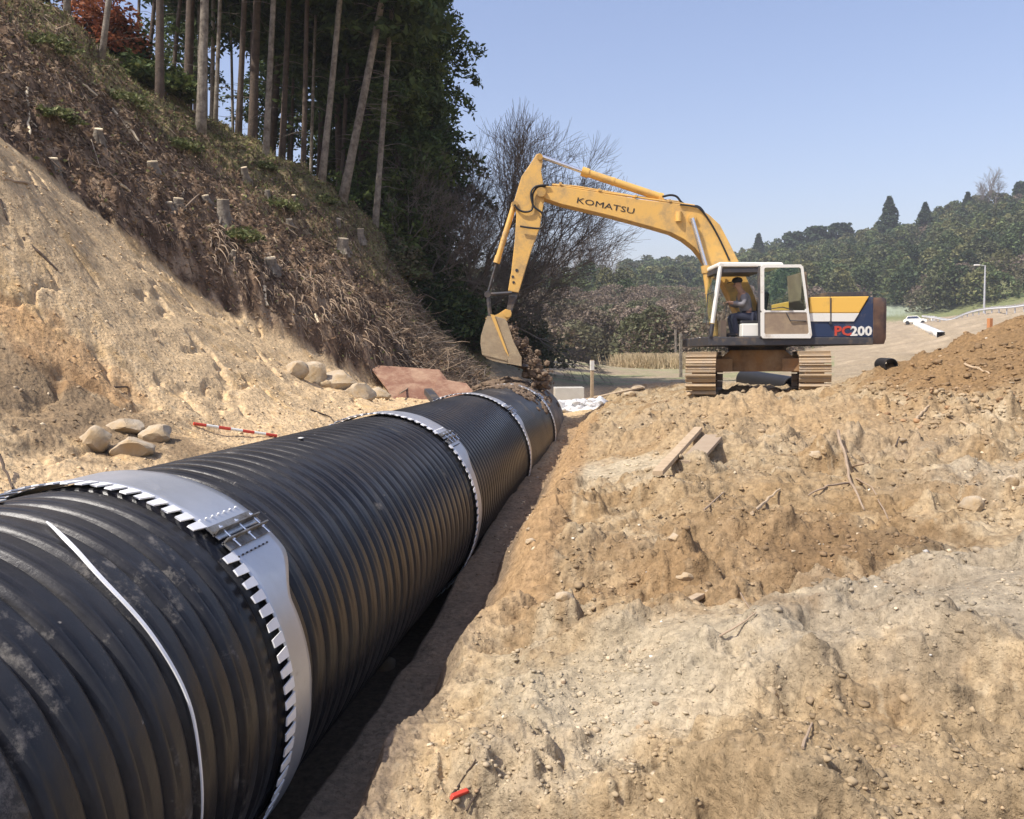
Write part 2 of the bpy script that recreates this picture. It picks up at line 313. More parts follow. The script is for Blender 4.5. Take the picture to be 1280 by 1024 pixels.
        z = z + sst(24, 40, r) * (1 - sst(120, 160, r)) * sst(.2, .26, th) * (.35 * fbm(x * .14, y * .14, 88, 4)) + far * (fbm(x * .12, y * .12, 80, 3) * .5 * sst(170, 260, r) + fbm(x * .5, y * .5, 83, 2) * .04)
    return z
def Hs(x, y): return float(H([x], [y])[0])
def spot(u, v, rmin=1.5, rmax=430):
    d = ray(u, v); d = d / np.hypot(d[0], d[1]); t = np.exp(np.linspace(math.log(rmin), math.log(rmax), 2600))
    P = CAM + d[None] * t[:, None]; h = H(P[:, 0], P[:, 1]); k = np.argmax(P[:, 2] < h)
    if not (P[:, 2] < h).any(): k = len(t) - 1
    return P[k]
def slope_n(x, y, e=.15):
    a = H([x + e, x - e, x, x], [y, y, y + e, y - e]); return Vector((-(a[0] - a[1]) / (2 * e), -(a[2] - a[3]) / (2 * e), 1)).normalized()

th_f = np.radians(np.arange(-47, 31, .062)); th_c = np.concatenate([np.radians(np.arange(-180, -47, 1.5)), th_f, np.radians(np.arange(31, 180.1, 1.5))])
rr = np.concatenate([[0.02, .3, .7], np.exp(np.linspace(math.log(1.1), math.log(32), 880)), np.exp(np.linspace(math.log(32.3), math.log(700), 300))])
TH, RR = np.meshgrid(th_c, rr); GX = (RR * np.sin(TH)).ravel(); GY = (RR * np.cos(TH)).ravel(); GZ = H(GX, GY)
nr_, nt_ = RR.shape
ii = np.arange(nr_ - 1)[:, None] * nt_ + np.arange(nt_ - 1)[None]
Fq = np.stack([ii, ii + 1, ii + nt_ + 1, ii + nt_], -1).reshape(-1, 4)[:, ::-1]
me = mesh_np('ground', np.stack([GX, GY, GZ], 1), Fq, m_ground, smooth=True)
# colour zones of the ground
def lerp(a, b, t): return a * (1 - t[:, None]) + np.asarray(b)[None] * t[:, None]
th, r = polar(GX, GY); hm = hillmask(GX, GY)
n1 = fbm(GX * .7, GY * .7, 101, 4); n2 = fbm(GX * 3, GY * 3, 102, 4, .6); n3 = fbm(GX * 11, GY * 11, 103, 3, .6)
c, s_ = math.cos(.75), math.sin(.75); st = fbm((GX * c + GY * s_) * .5, (-GX * s_ + GY * c) * 2.6, 121, 4, .6)
C = np.tile(np.array([.66, .49, .29]), (len(GX), 1))
C = lerp(C, (.55, .385, .20), sst(.0, .7, n1 * .6 + n2 * .5))
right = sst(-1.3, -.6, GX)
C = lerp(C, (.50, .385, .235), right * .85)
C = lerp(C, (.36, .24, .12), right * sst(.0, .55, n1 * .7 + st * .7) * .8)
C = lerp(C, (.62, .52, .36), right * sst(.15, .8, -n1 * .7 - st * .5 + n2 * .35) * .75)
C = lerp(C, (.60, .50, .34), sst(.45, .9, n3) * .6)
C = lerp(C, (.22, .15, .09), sst(.5, .9, -n3) * .55)
def patch(u, v, rad, col, k, sx=1., rot=0.):
    global C
    q = spot(u, v); dx = GX - q[0]; dy = GY - q[1]; cc, ss = math.cos(rot), math.sin(rot); a = (dx * cc + dy * ss) / (rad * sx); b = (-dx * ss + dy * cc) / rad
    C = lerp(C, col, k * (1 - sst(.55, 1.15, np.sqrt(a * a + b * b) + .35 * n2 + .2 * n1)))
patch(1190, 730, .8, (.46, .40, .30), .8, 1.8, .7); patch(1230, 590, .7, (.50, .43, .32), .6, 1.5, .5)
patch(1060, 690, .5, (.14, .10, .06), 1.0, 1.5, .6); patch(1120, 680, .35, (.20, .145, .085), .8, 1.6, .3)
patch(930, 680, 1.3, (.36, .235, .12), .7, 1.3, .8); patch(1000, 620, 1.2, (.38, .26, .135), .6, 1.5, .6)
patch(780, 582, 1.0, (.64, .55, .39), .85, .6, 1.3); patch(1090, 575, 1.0, (.45, .36, .25), .6, 1.6, .2)
patch(770, 850, .50, (.64, .55, .39), .7, 1.5, .7); patch(700, 940, .4, (.62, .53, .38), .6, 1.4, .8); patch(880, 860, .4, (.60, .52, .38), .6, 1.4, .5)
patch(45, 515, 1.1, (.20, .14, .085), .75, 1.8, .5); patch(60, 425, .5, (.50, .29, .13), .6, 2, .3); patch(1050, 950, .9, (.41, .31, .185), .7, 1.6, .5); patch(900, 520, 2.0, (.50, .36, .205), .6, 2, 0)
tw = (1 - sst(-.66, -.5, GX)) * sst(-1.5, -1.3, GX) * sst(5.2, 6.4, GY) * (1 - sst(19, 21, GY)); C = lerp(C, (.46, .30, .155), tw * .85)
tn = (1 - sst(-1.15, -.95, GX)) * sst(-3.5, -3.3, GX) * (1 - sst(19, 21, GY)); C = lerp(C, (.20, .155, .115), tn * .8 * (1 - sst(11, 16, GY) * .6))  # trench floor coloured darker, less so towards the far end
hp = sst(3.9, 4.8, GX + .3 * n2) * sst(.02, .30, GZ - .04 * n2) * (1 - sst(19, 21, GY)) * sst(13, 14.5, GY); C = lerp(C, (.32, .205, .10), hp * .95)
# hillside
hc = np.tile(np.array([.165, .11, .072]), (len(GX), 1)); hc = lerp(hc, (.29, .215, .145), sst(0, .7, n2)); hc = lerp(hc, (.08, .052, .034), sst(.1, .8, -n2 + .5 * n1))
thc = np.array([-.80, -.672, -.578, -.483, -.355, -.293, -.245]); rc = np.array([21, 21.7, 22.7, 23.7, 25.6, 26.1, 26.8])
gr = sst(-3.4, .2, r - np.interp(th, thc, rc) + 1.5 * n1 + .8 * n2) * sst(-.70, -.55, th); hc = lerp(hc, (.20, .185, .085), gr * .75)
C = C * (1 - hm[:, None]) + hc * hm[:, None]
# middle distance
far = sst(24, 30, r) * (1 - hm); fc = np.tile(np.array([.31, .25, .17]), (len(GX), 1)); fn = fbm(GX * .16, GY * .5, 131, 4)
fc = lerp(fc, (.36, .29, .20), sst(0, .6, fn)); grs = sst(-.15, .35, fn + .3 * fbm(GX * .05, GY * .25, 135, 2)) * (th < .22) * (1 - sst(68, 80, r)) * sst(26, 34, r); fc = lerp(fc, (.21, .24, .11), grs * .7)
hl = sst(78, 92, r) * np.where(th < .19, 1, 0) * 1.; fc = lerp(fc, (.13, .115, .075), hl)
hr = sst(175, 200, r) * np.where(th >= .19, 1, 0) * 1.; fc = lerp(fc, (.16, .17, .085), hr)
C = C * (1 - far[:, None]) + fc * far[:, None]
patch(1118, 388, 11, (.27, .32, .25), .85, 1.6, .2); patch(1200, 392, 12, (.17, .19, .08), .7, 3, .4); patch(862, 405, 13, (.27, .32, .26), .85, 1.3, .4); patch(960, 400, 14, (.20, .22, .10), .7, 2, 0)
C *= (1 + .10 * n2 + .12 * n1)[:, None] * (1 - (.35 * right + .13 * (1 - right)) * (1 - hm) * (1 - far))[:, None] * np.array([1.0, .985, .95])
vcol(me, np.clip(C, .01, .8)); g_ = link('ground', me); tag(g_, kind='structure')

# ------------------------------------------------------------------ drainage pipes
def pipe_mat(name, dust, thick, scale, seed):
    m = bpy.data.materials.new(name); m.use_nodes = True; nt = m.node_tree; N = nt.nodes; L = nt.links; b = N['Principled BSDF']
    tc = N.new('ShaderNodeTexCoord')
    def noise(sc_, sx, sy, sz, det=9, ro=.7):
        mp = N.new('ShaderNodeMapping'); mp.inputs['Scale'].default_value = (sx, sy, sz); mp.inputs['Location'].default_value = (seed * 3.1, seed, 0); L.new(tc.outputs['Object'], mp.inputs[0])
        n = N.new('ShaderNodeTexNoise'); n.inputs['Scale'].default_value = sc_; n.inputs['Detail'].default_value = det; n.inputs['Roughness'].default_value = ro; L.new(mp.outputs[0], n.inputs['Vector']); return n.outputs['Fac']
    def rng_(s, a, b_, c_=0., d=1.):
        r = N.new('ShaderNodeMapRange'); r.inputs[1].default_value = a; r.inputs[2].default_value = b_; r.inputs[3].default_value = c_; r.inputs[4].default_value = d; L.new(s, r.inputs[0]); return r.outputs[0]
    def mul(a, b_, op='MULTIPLY'):
        q = N.new('ShaderNodeMath'); q.operation = op; q.use_clamp = True
        for i, z in enumerate((a, b_)):
            if isinstance(z, float): q.inputs[i].default_value = z
            else: L.new(z, q.inputs[i])
        return q.outputs[0]
    film = rng_(noise(scale, 1, 1, 1), .40, .75, .0, .02 + dust * .4)
    ge = N.new('ShaderNodeNewGeometry'); sx = N.new('ShaderNodeSeparateXYZ'); L.new(ge.outputs['True Normal'], sx.inputs[0]); settled = mul(rng_(sx.outputs[2], .55, 1.0, 0, .13), rng_(noise(1.8, 1, .7, 1), .3, .7, .35, 1.))
    film = mul(film, settled, 'ADD')
    ring = mul(rng_(noise(3.2, .6, 9, .6), .60, .72), rng_(noise(.9, 1, 1, 1), .5, .68))
    smear = mul(rng_(noise(2.3, 1, .9, 1, 12, .8), .66 - thick * .3, .76 - thick * .22), 1.)
    fac = mul(mul(film, mul(ring, .6), 'ADD'), mul(smear, .75), 'ADD')
    at_ = N.new('ShaderNodeVertexColor'); at_.layer_name = 'col'; sx2 = N.new('ShaderNodeSeparateColor'); L.new(at_.outputs[0], sx2.inputs[0]); fac = mul(fac, mul(rng_(sx2.outputs[0], .05, .45, 0, .11), rng_(noise(2.6, 1, .5, 1), .42, .62)), 'ADD')
    fleck = rng_(noise(26, 1, .5, 1, 3, .5), .74, .78); fac = mul(fac, mul(fleck, .8), 'ADD')
    mx = N.new('ShaderNodeMix'); mx.data_type = 'RGBA'; L.new(fac, mx.inputs[0]); mx.inputs[6].default_value = (.0075, .009, .013, 1); mx.inputs[7].default_value = (.30, .275, .24, 1)
    L.new(mx.outputs[2], b.inputs['Base Color']); L.new(rng_(fac, 0, .6, .29, .85), b.inputs['Roughness']); b.inputs['Specular IOR Level'].default_value = .32
    bp = N.new('ShaderNodeBump'); bp.inputs['Distance'].default_value = .004; L.new(noise(9, 1, 1, 1), bp.inputs['Height']); L.new(bp.outputs[0], b.inputs['Normal'])
    return m
RAD = .99
def pipe(y0, y1, pitch, ntheta, per, mats, label, amp=.045, phase=0., ribs=True):
    ny = int((y1 - y0) / pitch * per) if ribs else 40
    ys = np.linspace(y0, y1, ny + 1); ts = np.linspace(0, 2 * PI, ntheta, endpoint=False); T, Y = np.meshgrid(ts, ys)
    ph = ((Y - phase) / pitch - T / (2 * PI)) % 1.0
    dgr = np.minimum(ph, 1 - ph); prof = np.exp(-(dgr / .088) ** 2) + .09 * (2 * np.abs(ph - .5)) ** 2
    step = np.exp(-((ph - .34) / .03) ** 2)
    rad = RAD - amp * prof - .011 * step if ribs else RAD + T * 0 + .004 * fbm(np.cos(T) * 2 + 5, Y * 1.2, 9)
    X = rad * np.cos(T); Z = rad * np.sin(T)
    V = np.stack([X, Y - y0, Z], -1).reshape(-1, 3); n = ntheta
    i = np.arange(ny)[:, None] * n + np.arange(n)[None]; j = np.arange(ny)[:, None] * n + (np.arange(n)[None] + 1) % n
    Fs = np.stack([i, j, j + n, i + n], -1).reshape(-1, 4)
    b = len(V); inn = np.stack([.88 * np.cos(ts), 0 * ts, .88 * np.sin(ts)], 1); inn2 = inn.copy(); inn2[:, 1] = y1 - y0
    V = np.vstack([V, inn, inn2]); k = np.arange(n); k1 = (k + 1) % n
    Fs = np.vstack([Fs, np.stack([b + k, b + n + k, b + n + k1, b + k1], 1), np.stack([k, b + k, b + k1, k1], 1), np.stack([ny * n + k, ny * n + k1, b + n + k1, b + n + k], 1)])
    gd = np.concatenate([prof.ravel(), np.zeros(2 * n)])[:, None] * np.ones((1, 3)); me_ = mesh_np('drain_pipe', V, Fs[:, ::-1], mats, smooth=True); vcol(me_, gd); o = link('drain_pipe', me_); o.location = (PX, y0, PZ)
    return tag(o, label, 'pipe', 'black pipe lengths laid in one trench')
TY = [3.58, 8.40, 13.02, 17.42]
pipe(-1.3, 3.79, .188, 420, 14, pipe_mat('black_plastic_near', .16, .30, 1.4, 1), 'nearest black ribbed pipe length with a silver strap across it', .065, 2.86)
pipe(3.81, 8.60, .184, 420, 13, pipe_mat('black_plastic_second', .12, .16, 1.2, 4), 'long black ribbed pipe length between the two nearest silver bands', .065, 4.6)
pipe(8.62, 13.22, .150, 320, 10, pipe_mat('black_plastic_third', .06, .07, 1.3, 8), 'third black ribbed pipe length, with pale scuffs on its lower right side', .045)
pipe(13.24, 17.62, .16, 220, 8, pipe_mat('black_plastic_fourth', .45, .35, .9, 12), 'fourth pipe length, black and smeared with soil under the excavator bucket', .012)
pipe(17.64, 20.3, .18, 220, 8, pipe_mat('black_plastic_buried', .95, .75, 1.1, 15), 'brown soil-coated last pipe length past the farthest silver band', .01)

def coupling(y, label, nteeth=90, wide=.56, slim=.34):
    t = empty('pipe_coupling', (PX, y, PZ)); tag(t, label, 'pipe band', 'silver bands joining the pipe lengths')
    R0 = 1.018; a0 = math.radians(48.2)
    n = 360; ts = np.linspace(0, 2 * PI, n, endpoint=False) + a0; cols = 8
    dg = (np.degrees(ts) + 180) % 360 - 180
    wd = slim + (wide - slim) * np.where(dg > 24, sst(24, 39, dg), 1 - sst(-160, -130, dg) if False else np.where(dg < -150, 1 - sst(-170, -150, dg), 0.0))
    V = []
    for c_ in range(cols + 1):
        f = c_ / cols; yy = .115 + (wd - .115) * f
        buckle = .006 * fbm(np.cos(ts) * 3 + y, np.sin(ts) * 3 + f * .5, 7, 2)
        rr_ = R0 + buckle; V.append(np.stack([rr_ * np.cos(ts), yy, rr_ * np.sin(ts)], 1))
    V = np.concatenate(V); k = np.arange(n - 1); Fs = []
    for c_ in range(cols): Fs.append(np.stack([c_ * n + k, c_ * n + k + 1, (c_ + 1) * n + k + 1, (c_ + 1) * n + k], 1))
    o = link('sleeve', mesh_np('sleeve', V, np.concatenate(Fs), m_galv, smooth=True), t); sd = o.modifiers.new('thickness', 'SOLIDIFY'); sd.thickness = .006; sd.offset = 1
    mb = MB()
    for q in range(nteeth):
        a = a0 + 2 * PI * (q + .5) / nteeth; hw = PI / nteeth
        if abs(((a - a0 + PI) % (2 * PI)) - PI) < .045: continue
        j = 1 + random.uniform(-.06, .06)
        P = []
        for rr_, off in ((R0, 0), (R0 + .007, 0)):
            P += [(a - hw * .70 * j, .118, rr_), (a + hw * .70, .118, rr_), (a + hw * .50 * j, .0 + random.uniform(-.006, .008), rr_ + .006), (a - hw * .50, 0.0, rr_ + .006)]
        mb.add([(r_ * math.cos(aa), yy, r_ * math.sin(aa)) for aa, yy, r_ in P], [(0, 1, 2, 3), (7, 6, 5, 4), (0, 4, 5, 1), (1, 5, 6, 2), (2, 6, 7, 3), (3, 7, 4, 0)])
    mb.build('tab_edge', m_tab, t)
    for sg in (-1, 1):                       # two standing flange plates
        a = a0 + sg * .028; R = Matrix.Rotation(-a, 3, 'Y')
        f = MB(); f.box(R @ Vector((R0 + .022, .085 + (wide - .1) / 2, 0)), (.045, wide - .12, .008), R)
        f.box(R @ Vector((R0 + .010, .085 + (wide - .1) / 2, sg * .022)), (.008, wide - .12, .05), R); f.build('flange', m_flange, t)
    for q in range(3):
        R = Matrix.Rotation(-a0, 3, 'Y'); yy = .16 + q * (wide - .24) / 2
        b_ = MB(); b_.tube([R @ Vector((R0 + .026, yy, -.085)), R @ Vector((R0 + .026, yy, .055))], .0045, 8)
        b_.tube([R @ Vector((R0 + .026, yy, -.044)), R @ Vector((R0 + .026, yy, -.034))], .010, 6); b_.tube([R @ Vector((R0 + .026, yy, .034)), R @ Vector((R0 + .026, yy, .046))], .010, 6)
        b_.build('bolt', m_chrome, t)
    for sg, nn in ((1, 7), (-1, 8)):          # rivet rows
        a = a0 + sg * (.125 if sg > 0 else .115)
        for q in range(nn):
            yy = .12 + q * (wide - .2) / (nn - 1) * (1 if sg > 0 else .86); rv = MB(); rv.blob((math.cos(a) * (R0 + .008), yy, math.sin(a) * (R0 + .008)), (.014, .014, .012), q, 1, 0, cut=1); rv.build('rivet', m_tab if sg > 0 else m_dark, t)
    return t
coupling(TY[0], 'nearest wide silver toothed band, with bolted flange, around the pipe')
coupling(TY[1], 'second nearest silver toothed band, where the pipe passes the boulders')
coupling(TY[2], 'third silver toothed band, beside the rusty steel plate', 90, .52, .32)
coupling(TY[3], 'farthest silver toothed band, soil-splashed under the bucket', 90, .45, .32)
# strap on the nearest pipe
mb = MB(); P = []
for y_, a in [(3.05, 73), (2.955, 62.5), (2.885, 50.2), (2.885, 34.3), (2.895, 19.6), (2.87, 7), (2.86, -8)]:
    P.append((y_, a))
pts = []
for i in range(len(P) - 1):
    for k in range(8):
        f = k / 8; cr = lambda j: (lambda a0, a1, a2, a3: .5 * (2 * a1 + (a2 - a0) * f + (2 * a0 - 5 * a1 + 4 * a2 - a3) * f * f + (3 * a1 - a0 - 3 * a2 + a3) * f ** 3))(*[P[min(max(i + q_, 0), len(P) - 1)][j] for q_ in (-1, 0, 1, 2)]); y_ = cr(0); a = math.radians(cr(1)); pts.append((math.cos(a) * 1.0, y_, math.sin(a) * 1.0))
n = len(pts); V = []
for i, q in enumerate(pts):
    f = i / (n - 1); wdt = .010 * min(1, f * 8) * (1 - f) ** .6 + .0018; k = 1.006
    V += [(q[0], q[1] - wdt, q[2]), (q[0], q[1] + wdt, q[2]), (q[0] * k, q[1] + wdt, q[2] * k), (q[0] * k, q[1] - wdt, q[2] * k)]
mb.add(V, [(i * 4 + a, i * 4 + (a + 1) % 4, i * 4 + 4 + (a + 1) % 4, i * 4 + 4 + a) for i in range(n - 1) for a in range(4)])
o = mb.build('metal_strap', m_tab, smooth=False, loc=(PX, 0, PZ)); tag(o, 'thin shiny metal strap hanging over the nearest pipe length', 'strap')
# scrap tags on pipe top
for (a, y_, lab) in [(97, 3.32, 'small white label stuck on the top left of the nearest pipe'), (84, 6.15, 'small white chip lying on top of the second pipe length')]:
    A = math.radians(a); mb = MB(); mb.box((0, 0, 0), (.03, .05, .006), Matrix.Rotation(-(A - PI / 2), 3, 'Y')); o = mb.build('plastic_chip', m_white, bevel=.002, loc=(PX + math.cos(A) * .997, y_, PZ + math.sin(A) * .997)); tag(o, lab, 'plastic chip')
# ------------------------------------------------------------------ excavator (side on, facing left)
PHI = math.radians(7.84); EX = np.array([math.cos(PHI), math.sin(PHI), 0]); EY = np.array([-math.sin(PHI), math.cos(PHI), 0]); EO = 5.41 * EX + 19.1 * EY
def EL(u, v, yl):
    d = ray(u, v); s = ((EO - CAM) @ EY + yl) / (d @ EY); q = CAM + d * s - EO; return (float(q @ EX), float(q[2]))
def ELp(L, yl): return [EL(u, v, yl) for u, v in L]
def E3(u, v, yl): x, z = EL(u, v, yl); return (x, yl, z)
ZB = EL(878, 497, -2.0)[1]
ex = empty('excavator', (EO[0], EO[1], ZB), PHI); tag(ex, 'yellow and navy tracked excavator with a white cab, dumping soil over the pipe', 'excavator')
def zfix(o): o.location.z = -ZB; return o
def EB(mb, name, m, parent=None, **k): 
    o = mb.build(name, m, parent or ex, **k)
    if parent is None: o.location.z = -ZB
    return o
# undercarriage, turned to face the camera
ua = math.radians(-15.8)
def UR(p): c_, s2 = math.cos(ua), math.sin(ua); return (p[0] * c_ - p[1] * s2, p[0] * s2 + p[1] * c_, p[2] + ZB)
def urot(mb): mb.v = [UR(q) for q in mb.v]; return mb
for sx in (-1, 1):
    L2, r_ = 1.55, .40; xc = sx * 1.10; wd = .60; path = []
    per = 4 * L2 + 2 * PI * r_; ns = 46
    for i in range(ns):
        d = per * i / ns
        if d < 2 * L2: q = (-L2 + d, 0); nrm = (0, -1)
        elif d < 2 * L2 + PI * r_: a = (d - 2 * L2) / r_ - PI / 2; q = (L2 + math.cos(a) * r_, r_ + math.sin(a) * r_); nrm = (math.cos(a), math.sin(a))
        elif d < 4 * L2 + PI * r_: q = (L2 - (d - 2 * L2 - PI * r_), 2 * r_); nrm = (0, 1)
        else: a = (d - 4 * L2 - PI * r_) / r_ + PI / 2; q = (-L2 + math.cos(a) * r_, r_ + math.sin(a) * r_); nrm = (math.cos(a), math.sin(a))
        path.append((q, nrm))
    mb = MB()
    for (q, nrm) in path:
        ny, nz = nrm; tg = (-nz, ny)
        def pt(x, t_, h): return (x, q[0] + tg[0] * t_ + ny * h, q[1] + .03 + tg[1] * t_ + nz * h)
        pr = [(-.086, 0), (-.086, .03), (-.074, .075), (-.052, .075), (-.044, .03), (.0, .028), (.006, .045), (.02, .045), (.026, .028), (.060, .026), (.078, .018), (.078, 0)]
        k = len(pr); mb.add([pt(xc - wd / 2, *a) for a in pr] + [pt(xc + wd / 2, *a) for a in pr], [list(range(k)), list(range(2 * k - 1, k - 1, -1))] + [(i, i + k, (i + 1) % k + k, (i + 1) % k) for i in range(k)])
    # fold the part into one track thing-part with sub-parts
    tr = EB(urot(mb), 'track', m_track, bevel=0)
    fr = MB(); fr.box((xc, 0, .42), (.30, 2.7, .34)); fr.box((xc, 0, .60), (.36, 2.2, .06))
    urot(fr); fr.build('track_frame', m_under, tr, bevel=.015)
    for yy, nm in ((-L2, 'idler'), (L2, 'sprocket')):
        wl = MB(); wl.tube([(xc - .12, yy, .43), (xc + .12, yy, .43)], .36, 24); urot(wl); wl.build(nm, m_under, tr, bevel=.01)
    ch = MB()                                  # mud and steel links seen through the shoe gaps
    for i in range(ns):
        (q, nrm), (q2, n2_) = path[i], path[(i + 1) % ns]
        mid = ((q[0] + q2[0]) / 2 - nrm[0] * .03, (q[1] + q2[1]) / 2 + .03 - nrm[1] * .03); ch.box((xc, mid[0], mid[1]), (.34, .10, .07), Matrix.Rotation(math.atan2(nrm[1], nrm[0]) - PI / 2, 3, 'X'))
    urot(ch); ch.build('chain', m_under, tr)
    for q in range(6):
        rl = MB(); yy = -1.1 + q * .44; rl.tube([(xc - .1, yy, .17), (xc + .1, yy, .17)], .09, 14); urot(rl); rl.build('roller', m_under, tr)
mb = MB(); mb.prism([(-.95, .48), (.95, .48), (.95, .60), (.55, .94), (-.55, .94), (-.95, .60)], -.75, .75); 
for sx in (-1, 1):
    for sy in (-1, 1): mb.box((sx * .78, sy * .85, .62), (.5, .3, .28), Matrix.Rotation(sx * sy * .35, 3, 'Z'))
EB(urot(mb), 'centre_frame', m_under, bevel=.02)
mb = MB(); mb.tube([(0, 0, .90 + ZB), (0, 0, 1.08 + ZB)], .62, 36); mb.tube([(0, 0, 1.0 + ZB), (0, 0, 1.05 + ZB)], .70, 36); EB(mb, 'slew_ring', m_dark)
YF = -1.32                                     # near side plane of the house
def prism_px(L, y0, y1): mb = MB(); mb.prism(ELp(L, y0), y0, y1); return mb
EB(prism_px([(885, 421), (1092, 422), (1092, 431), (1060, 431), (886, 432.5)], YF - .04, 1.3), 'deck', m_dark, bevel=.015)
EB(prism_px([(1012, 391.5), (1074.5, 391.5), (1087, 372), (1092, 372), (1092, 421.7), (1012, 421.7)], YF, 1.3), 'engine_housing', m_navy, bevel=.012)
EB(prism_px([(1012.5, 371.5), (1038, 371), (1038, 391.2), (1012.5, 391.2)], YF - .018, 1.3), 'engine_hood', m_yel2, bevel=.015)
EB(prism_px([(1038.8, 371), (1086.7, 370.5), (1074.2, 391.2), (1038.8, 391.2)], YF - .018, 1.3), 'engine_hood', m_yel2, bevel=.015)
EB(prism_px([(1012.5, 391.6), (1074, 391.6), (1067.5, 402), (1012.5, 402)], YF - .02, YF + .1), 'white_stripe', m_white, bevel=.004)
mb = MB()                                      # rounded counterweight
x0, zt = EL(1092, 372, YF); x1, _ = EL(1108.5, 372, YF + .35); zb = EL(1100, 430, YF)[1]; prof = []
for k in range(25):
    a = -PI / 2 + PI * k / 24; prof.append((x0 + .02 + (x1 - x0 + .02) * abs(math.cos(a)) ** .45, 1.33 * (math.sin(a) if abs(math.sin(a)) < 1 else math.sin(a))))
prof = [(x0, -1.34)] + prof + [(x0, 1.34)]; n = len(prof)
V = []
for z_, k in ((zb, .90), (zb + .12, 1.0), (zt - .22, 1.0), (zt - .05, .97), (zt, .86)):
    V += [(x0 + (a - x0) * k, b * (1 if k > .9 else .985), z_) for a, b in prof]
Fs = [(l * n + i, l * n + (i + 1) % n, (l + 1) * n + (i + 1) % n, (l + 1) * n + i) for l in range(4) for i in range(n)] + [list(range(n))[::-1], [4 * n + i for i in range(n)]]
mb.add(V, Fs); EB(mb, 'counterweight', m_rustcw, smooth=True)
mb = MB(); a = E3(1038.4, 372, YF - .024); b = E3(1038.4, 402, YF - .024); mb.tube([a, b], .012, 6); mb.box(E3(1038, 403.5, YF - .03), (.05, .03, .06)); EB(mb, 'hood_latch', m_dark)
mb = MB(); mb.tube([E3(1078, 372, .6), E3(1078, 363, .6)], .05, 12); mb.box(E3(1050, 369.6, .1), (.9, .9, .10)); EB(mb, 'exhaust', m_dark, bevel=.01)
# cab
YC0, YC1 = -1.37, -.32
cab = prism_px([(897, 329.3), (900, 327.6), (978, 327.8), (980, 330), (980, 333.6), (897, 334)], YC0, YC1); 
cabr = EB(cab, 'cab_roof', m_white, bevel=.03)
for yl in (YC0 + .03, YC1 - .03):
    mb = MB(); mb.tube([E3(900.5, 333, yl), E3(890.5, 404, yl)], .045, 8); EB(mb, 'cab_post', m_white)
    mb = MB(); mb.tube([E3(890.3, 405, yl), E3(888, 422, yl)], .045, 8); EB(mb, 'cab_post', m_dark)
    mb = MB(); mb.tube([E3(949, 333, yl), E3(950, 422, yl)], .04, 8); EB(mb, 'cab_post', m_dark)
mb = MB(); mb.tube([E3(1001, 333, YC1), E3(1010, 422, YC1)], .035, 8); EB(mb, 'cab_post', m_dark)
mb = MB(); mb.box(((E3(925, 335.5, YC0)[0]), (YC0 + YC1) / 2, E3(925, 337.5, YC0)[2]), (.9, 1.0, .09)); EB(mb, 'roof_lining', m_dark)
mb = MB(); mb.tube([E3(884.5, 368, YC0 - .02), E3(883, 408, YC0 - .02), E3(887.5, 420, YC0 - .02)], .010, 6); mb.tube([E3(884.5, 368, YC0 - .02), E3(893, 365, YC0)], .010, 6); EB(mb, 'hand_rail', m_dark)
mb = prism_px([(899.5, 336), (891, 402), (890.5, 402), (899, 336)], YC0 + .1, YC1 - .08); EB(mb, 'windscreen', m_glass)
mb = MB(); x, z = EL(975, 375, YC1); mb.prism(ELp([(949, 392), (1008, 392), (1009, 422), (949, 422)], YC1), YC1 - .02, YC1); EB(mb, 'cab_back_wall', m_dark)
mb = prism_px([(1003, 340), (1008, 340), (1013, 422), (1008, 422)], YC0 + .06, YC1); EB(mb, 'cab_rear_wall', m_brownp)
# sliding door
dr0 = ELp([(951, 333.5), (953.5, 331), (1001, 330.6), (1004, 333.5), (1015, 419), (1013, 423), (953.5, 423), (951.2, 420)], YC0 - .04)
win = [(955.2, 336.2), (957, 334.6), (999.5, 334.4), (1001.2, 336.5), (1008, 385.5), (1006.2, 388), (957, 388), (955.2, 386)]
pan = [(955.4, 391), (957, 390.4), (1007, 390.4), (1008.6, 391.5), (1011, 415.5), (1009.5, 417.5), (957, 417.8), (955.4, 416)]
mb = MB()
def ringp(mb, A, B, y0, y1):                   # frame between outer A and inner B loops (same count)
    n = len(A); V = [(x, y0, z) for x, z in A] + [(x, y0, z) for x, z in B] + [(x, y1, z) for x, z in A] + [(x, y1, z) for x, z in B]; Fs = []
    for i in range(n):
        j = (i + 1) % n; Fs += [(i, j, n + j, n + i), (2 * n + j, 2 * n + i, 3 * n + i, 3 * n + j), (i, 2 * n + i, 2 * n + j, j), (n + j, 3 * n + j, 3 * n + i, n + i)]
    mb.add(V, Fs)
upo = ELp([(951, 333.5), (953.5, 331), (1001, 330.6), (1004, 333.5), (1010.9, 387), (1011.2, 390.4), (953, 390.4), (951.1, 388)], YC0 - .04)
loo = ELp([(951.1, 390.6), (953, 390.4), (1010, 390.4), (1011.4, 390.6), (1015, 419), (1013, 423), (953.5, 423), (951.2, 420)], YC0 - .04)
ringp(mb, upo, ELp(win, YC0 - .04), YC0 - .045, YC0 - .005); ringp(mb, loo, ELp(pan, YC0 - .04), YC0 - .045, YC0 - .005)
door = EB(mb, 'cab_door', m_white, bevel=.006)
mb = MB(); mb.prism(ELp(win, YC0 - .025), YC0 - .028, YC0 - .022); mb.build('window', m_glass, door)
mb = MB(); mb.prism(ELp(pan, YC0 - .03), YC0 - .035, YC0 - .01); mb.build('panel', m_brownp, door)
mb = MB(); mb.tube([E3(983, 391.5, YC0 - .06), E3(988, 401, YC0 - .06), E3(1008, 401.5, YC0 - .05)], .012, 6); mb.build('handle', m_dark, door)
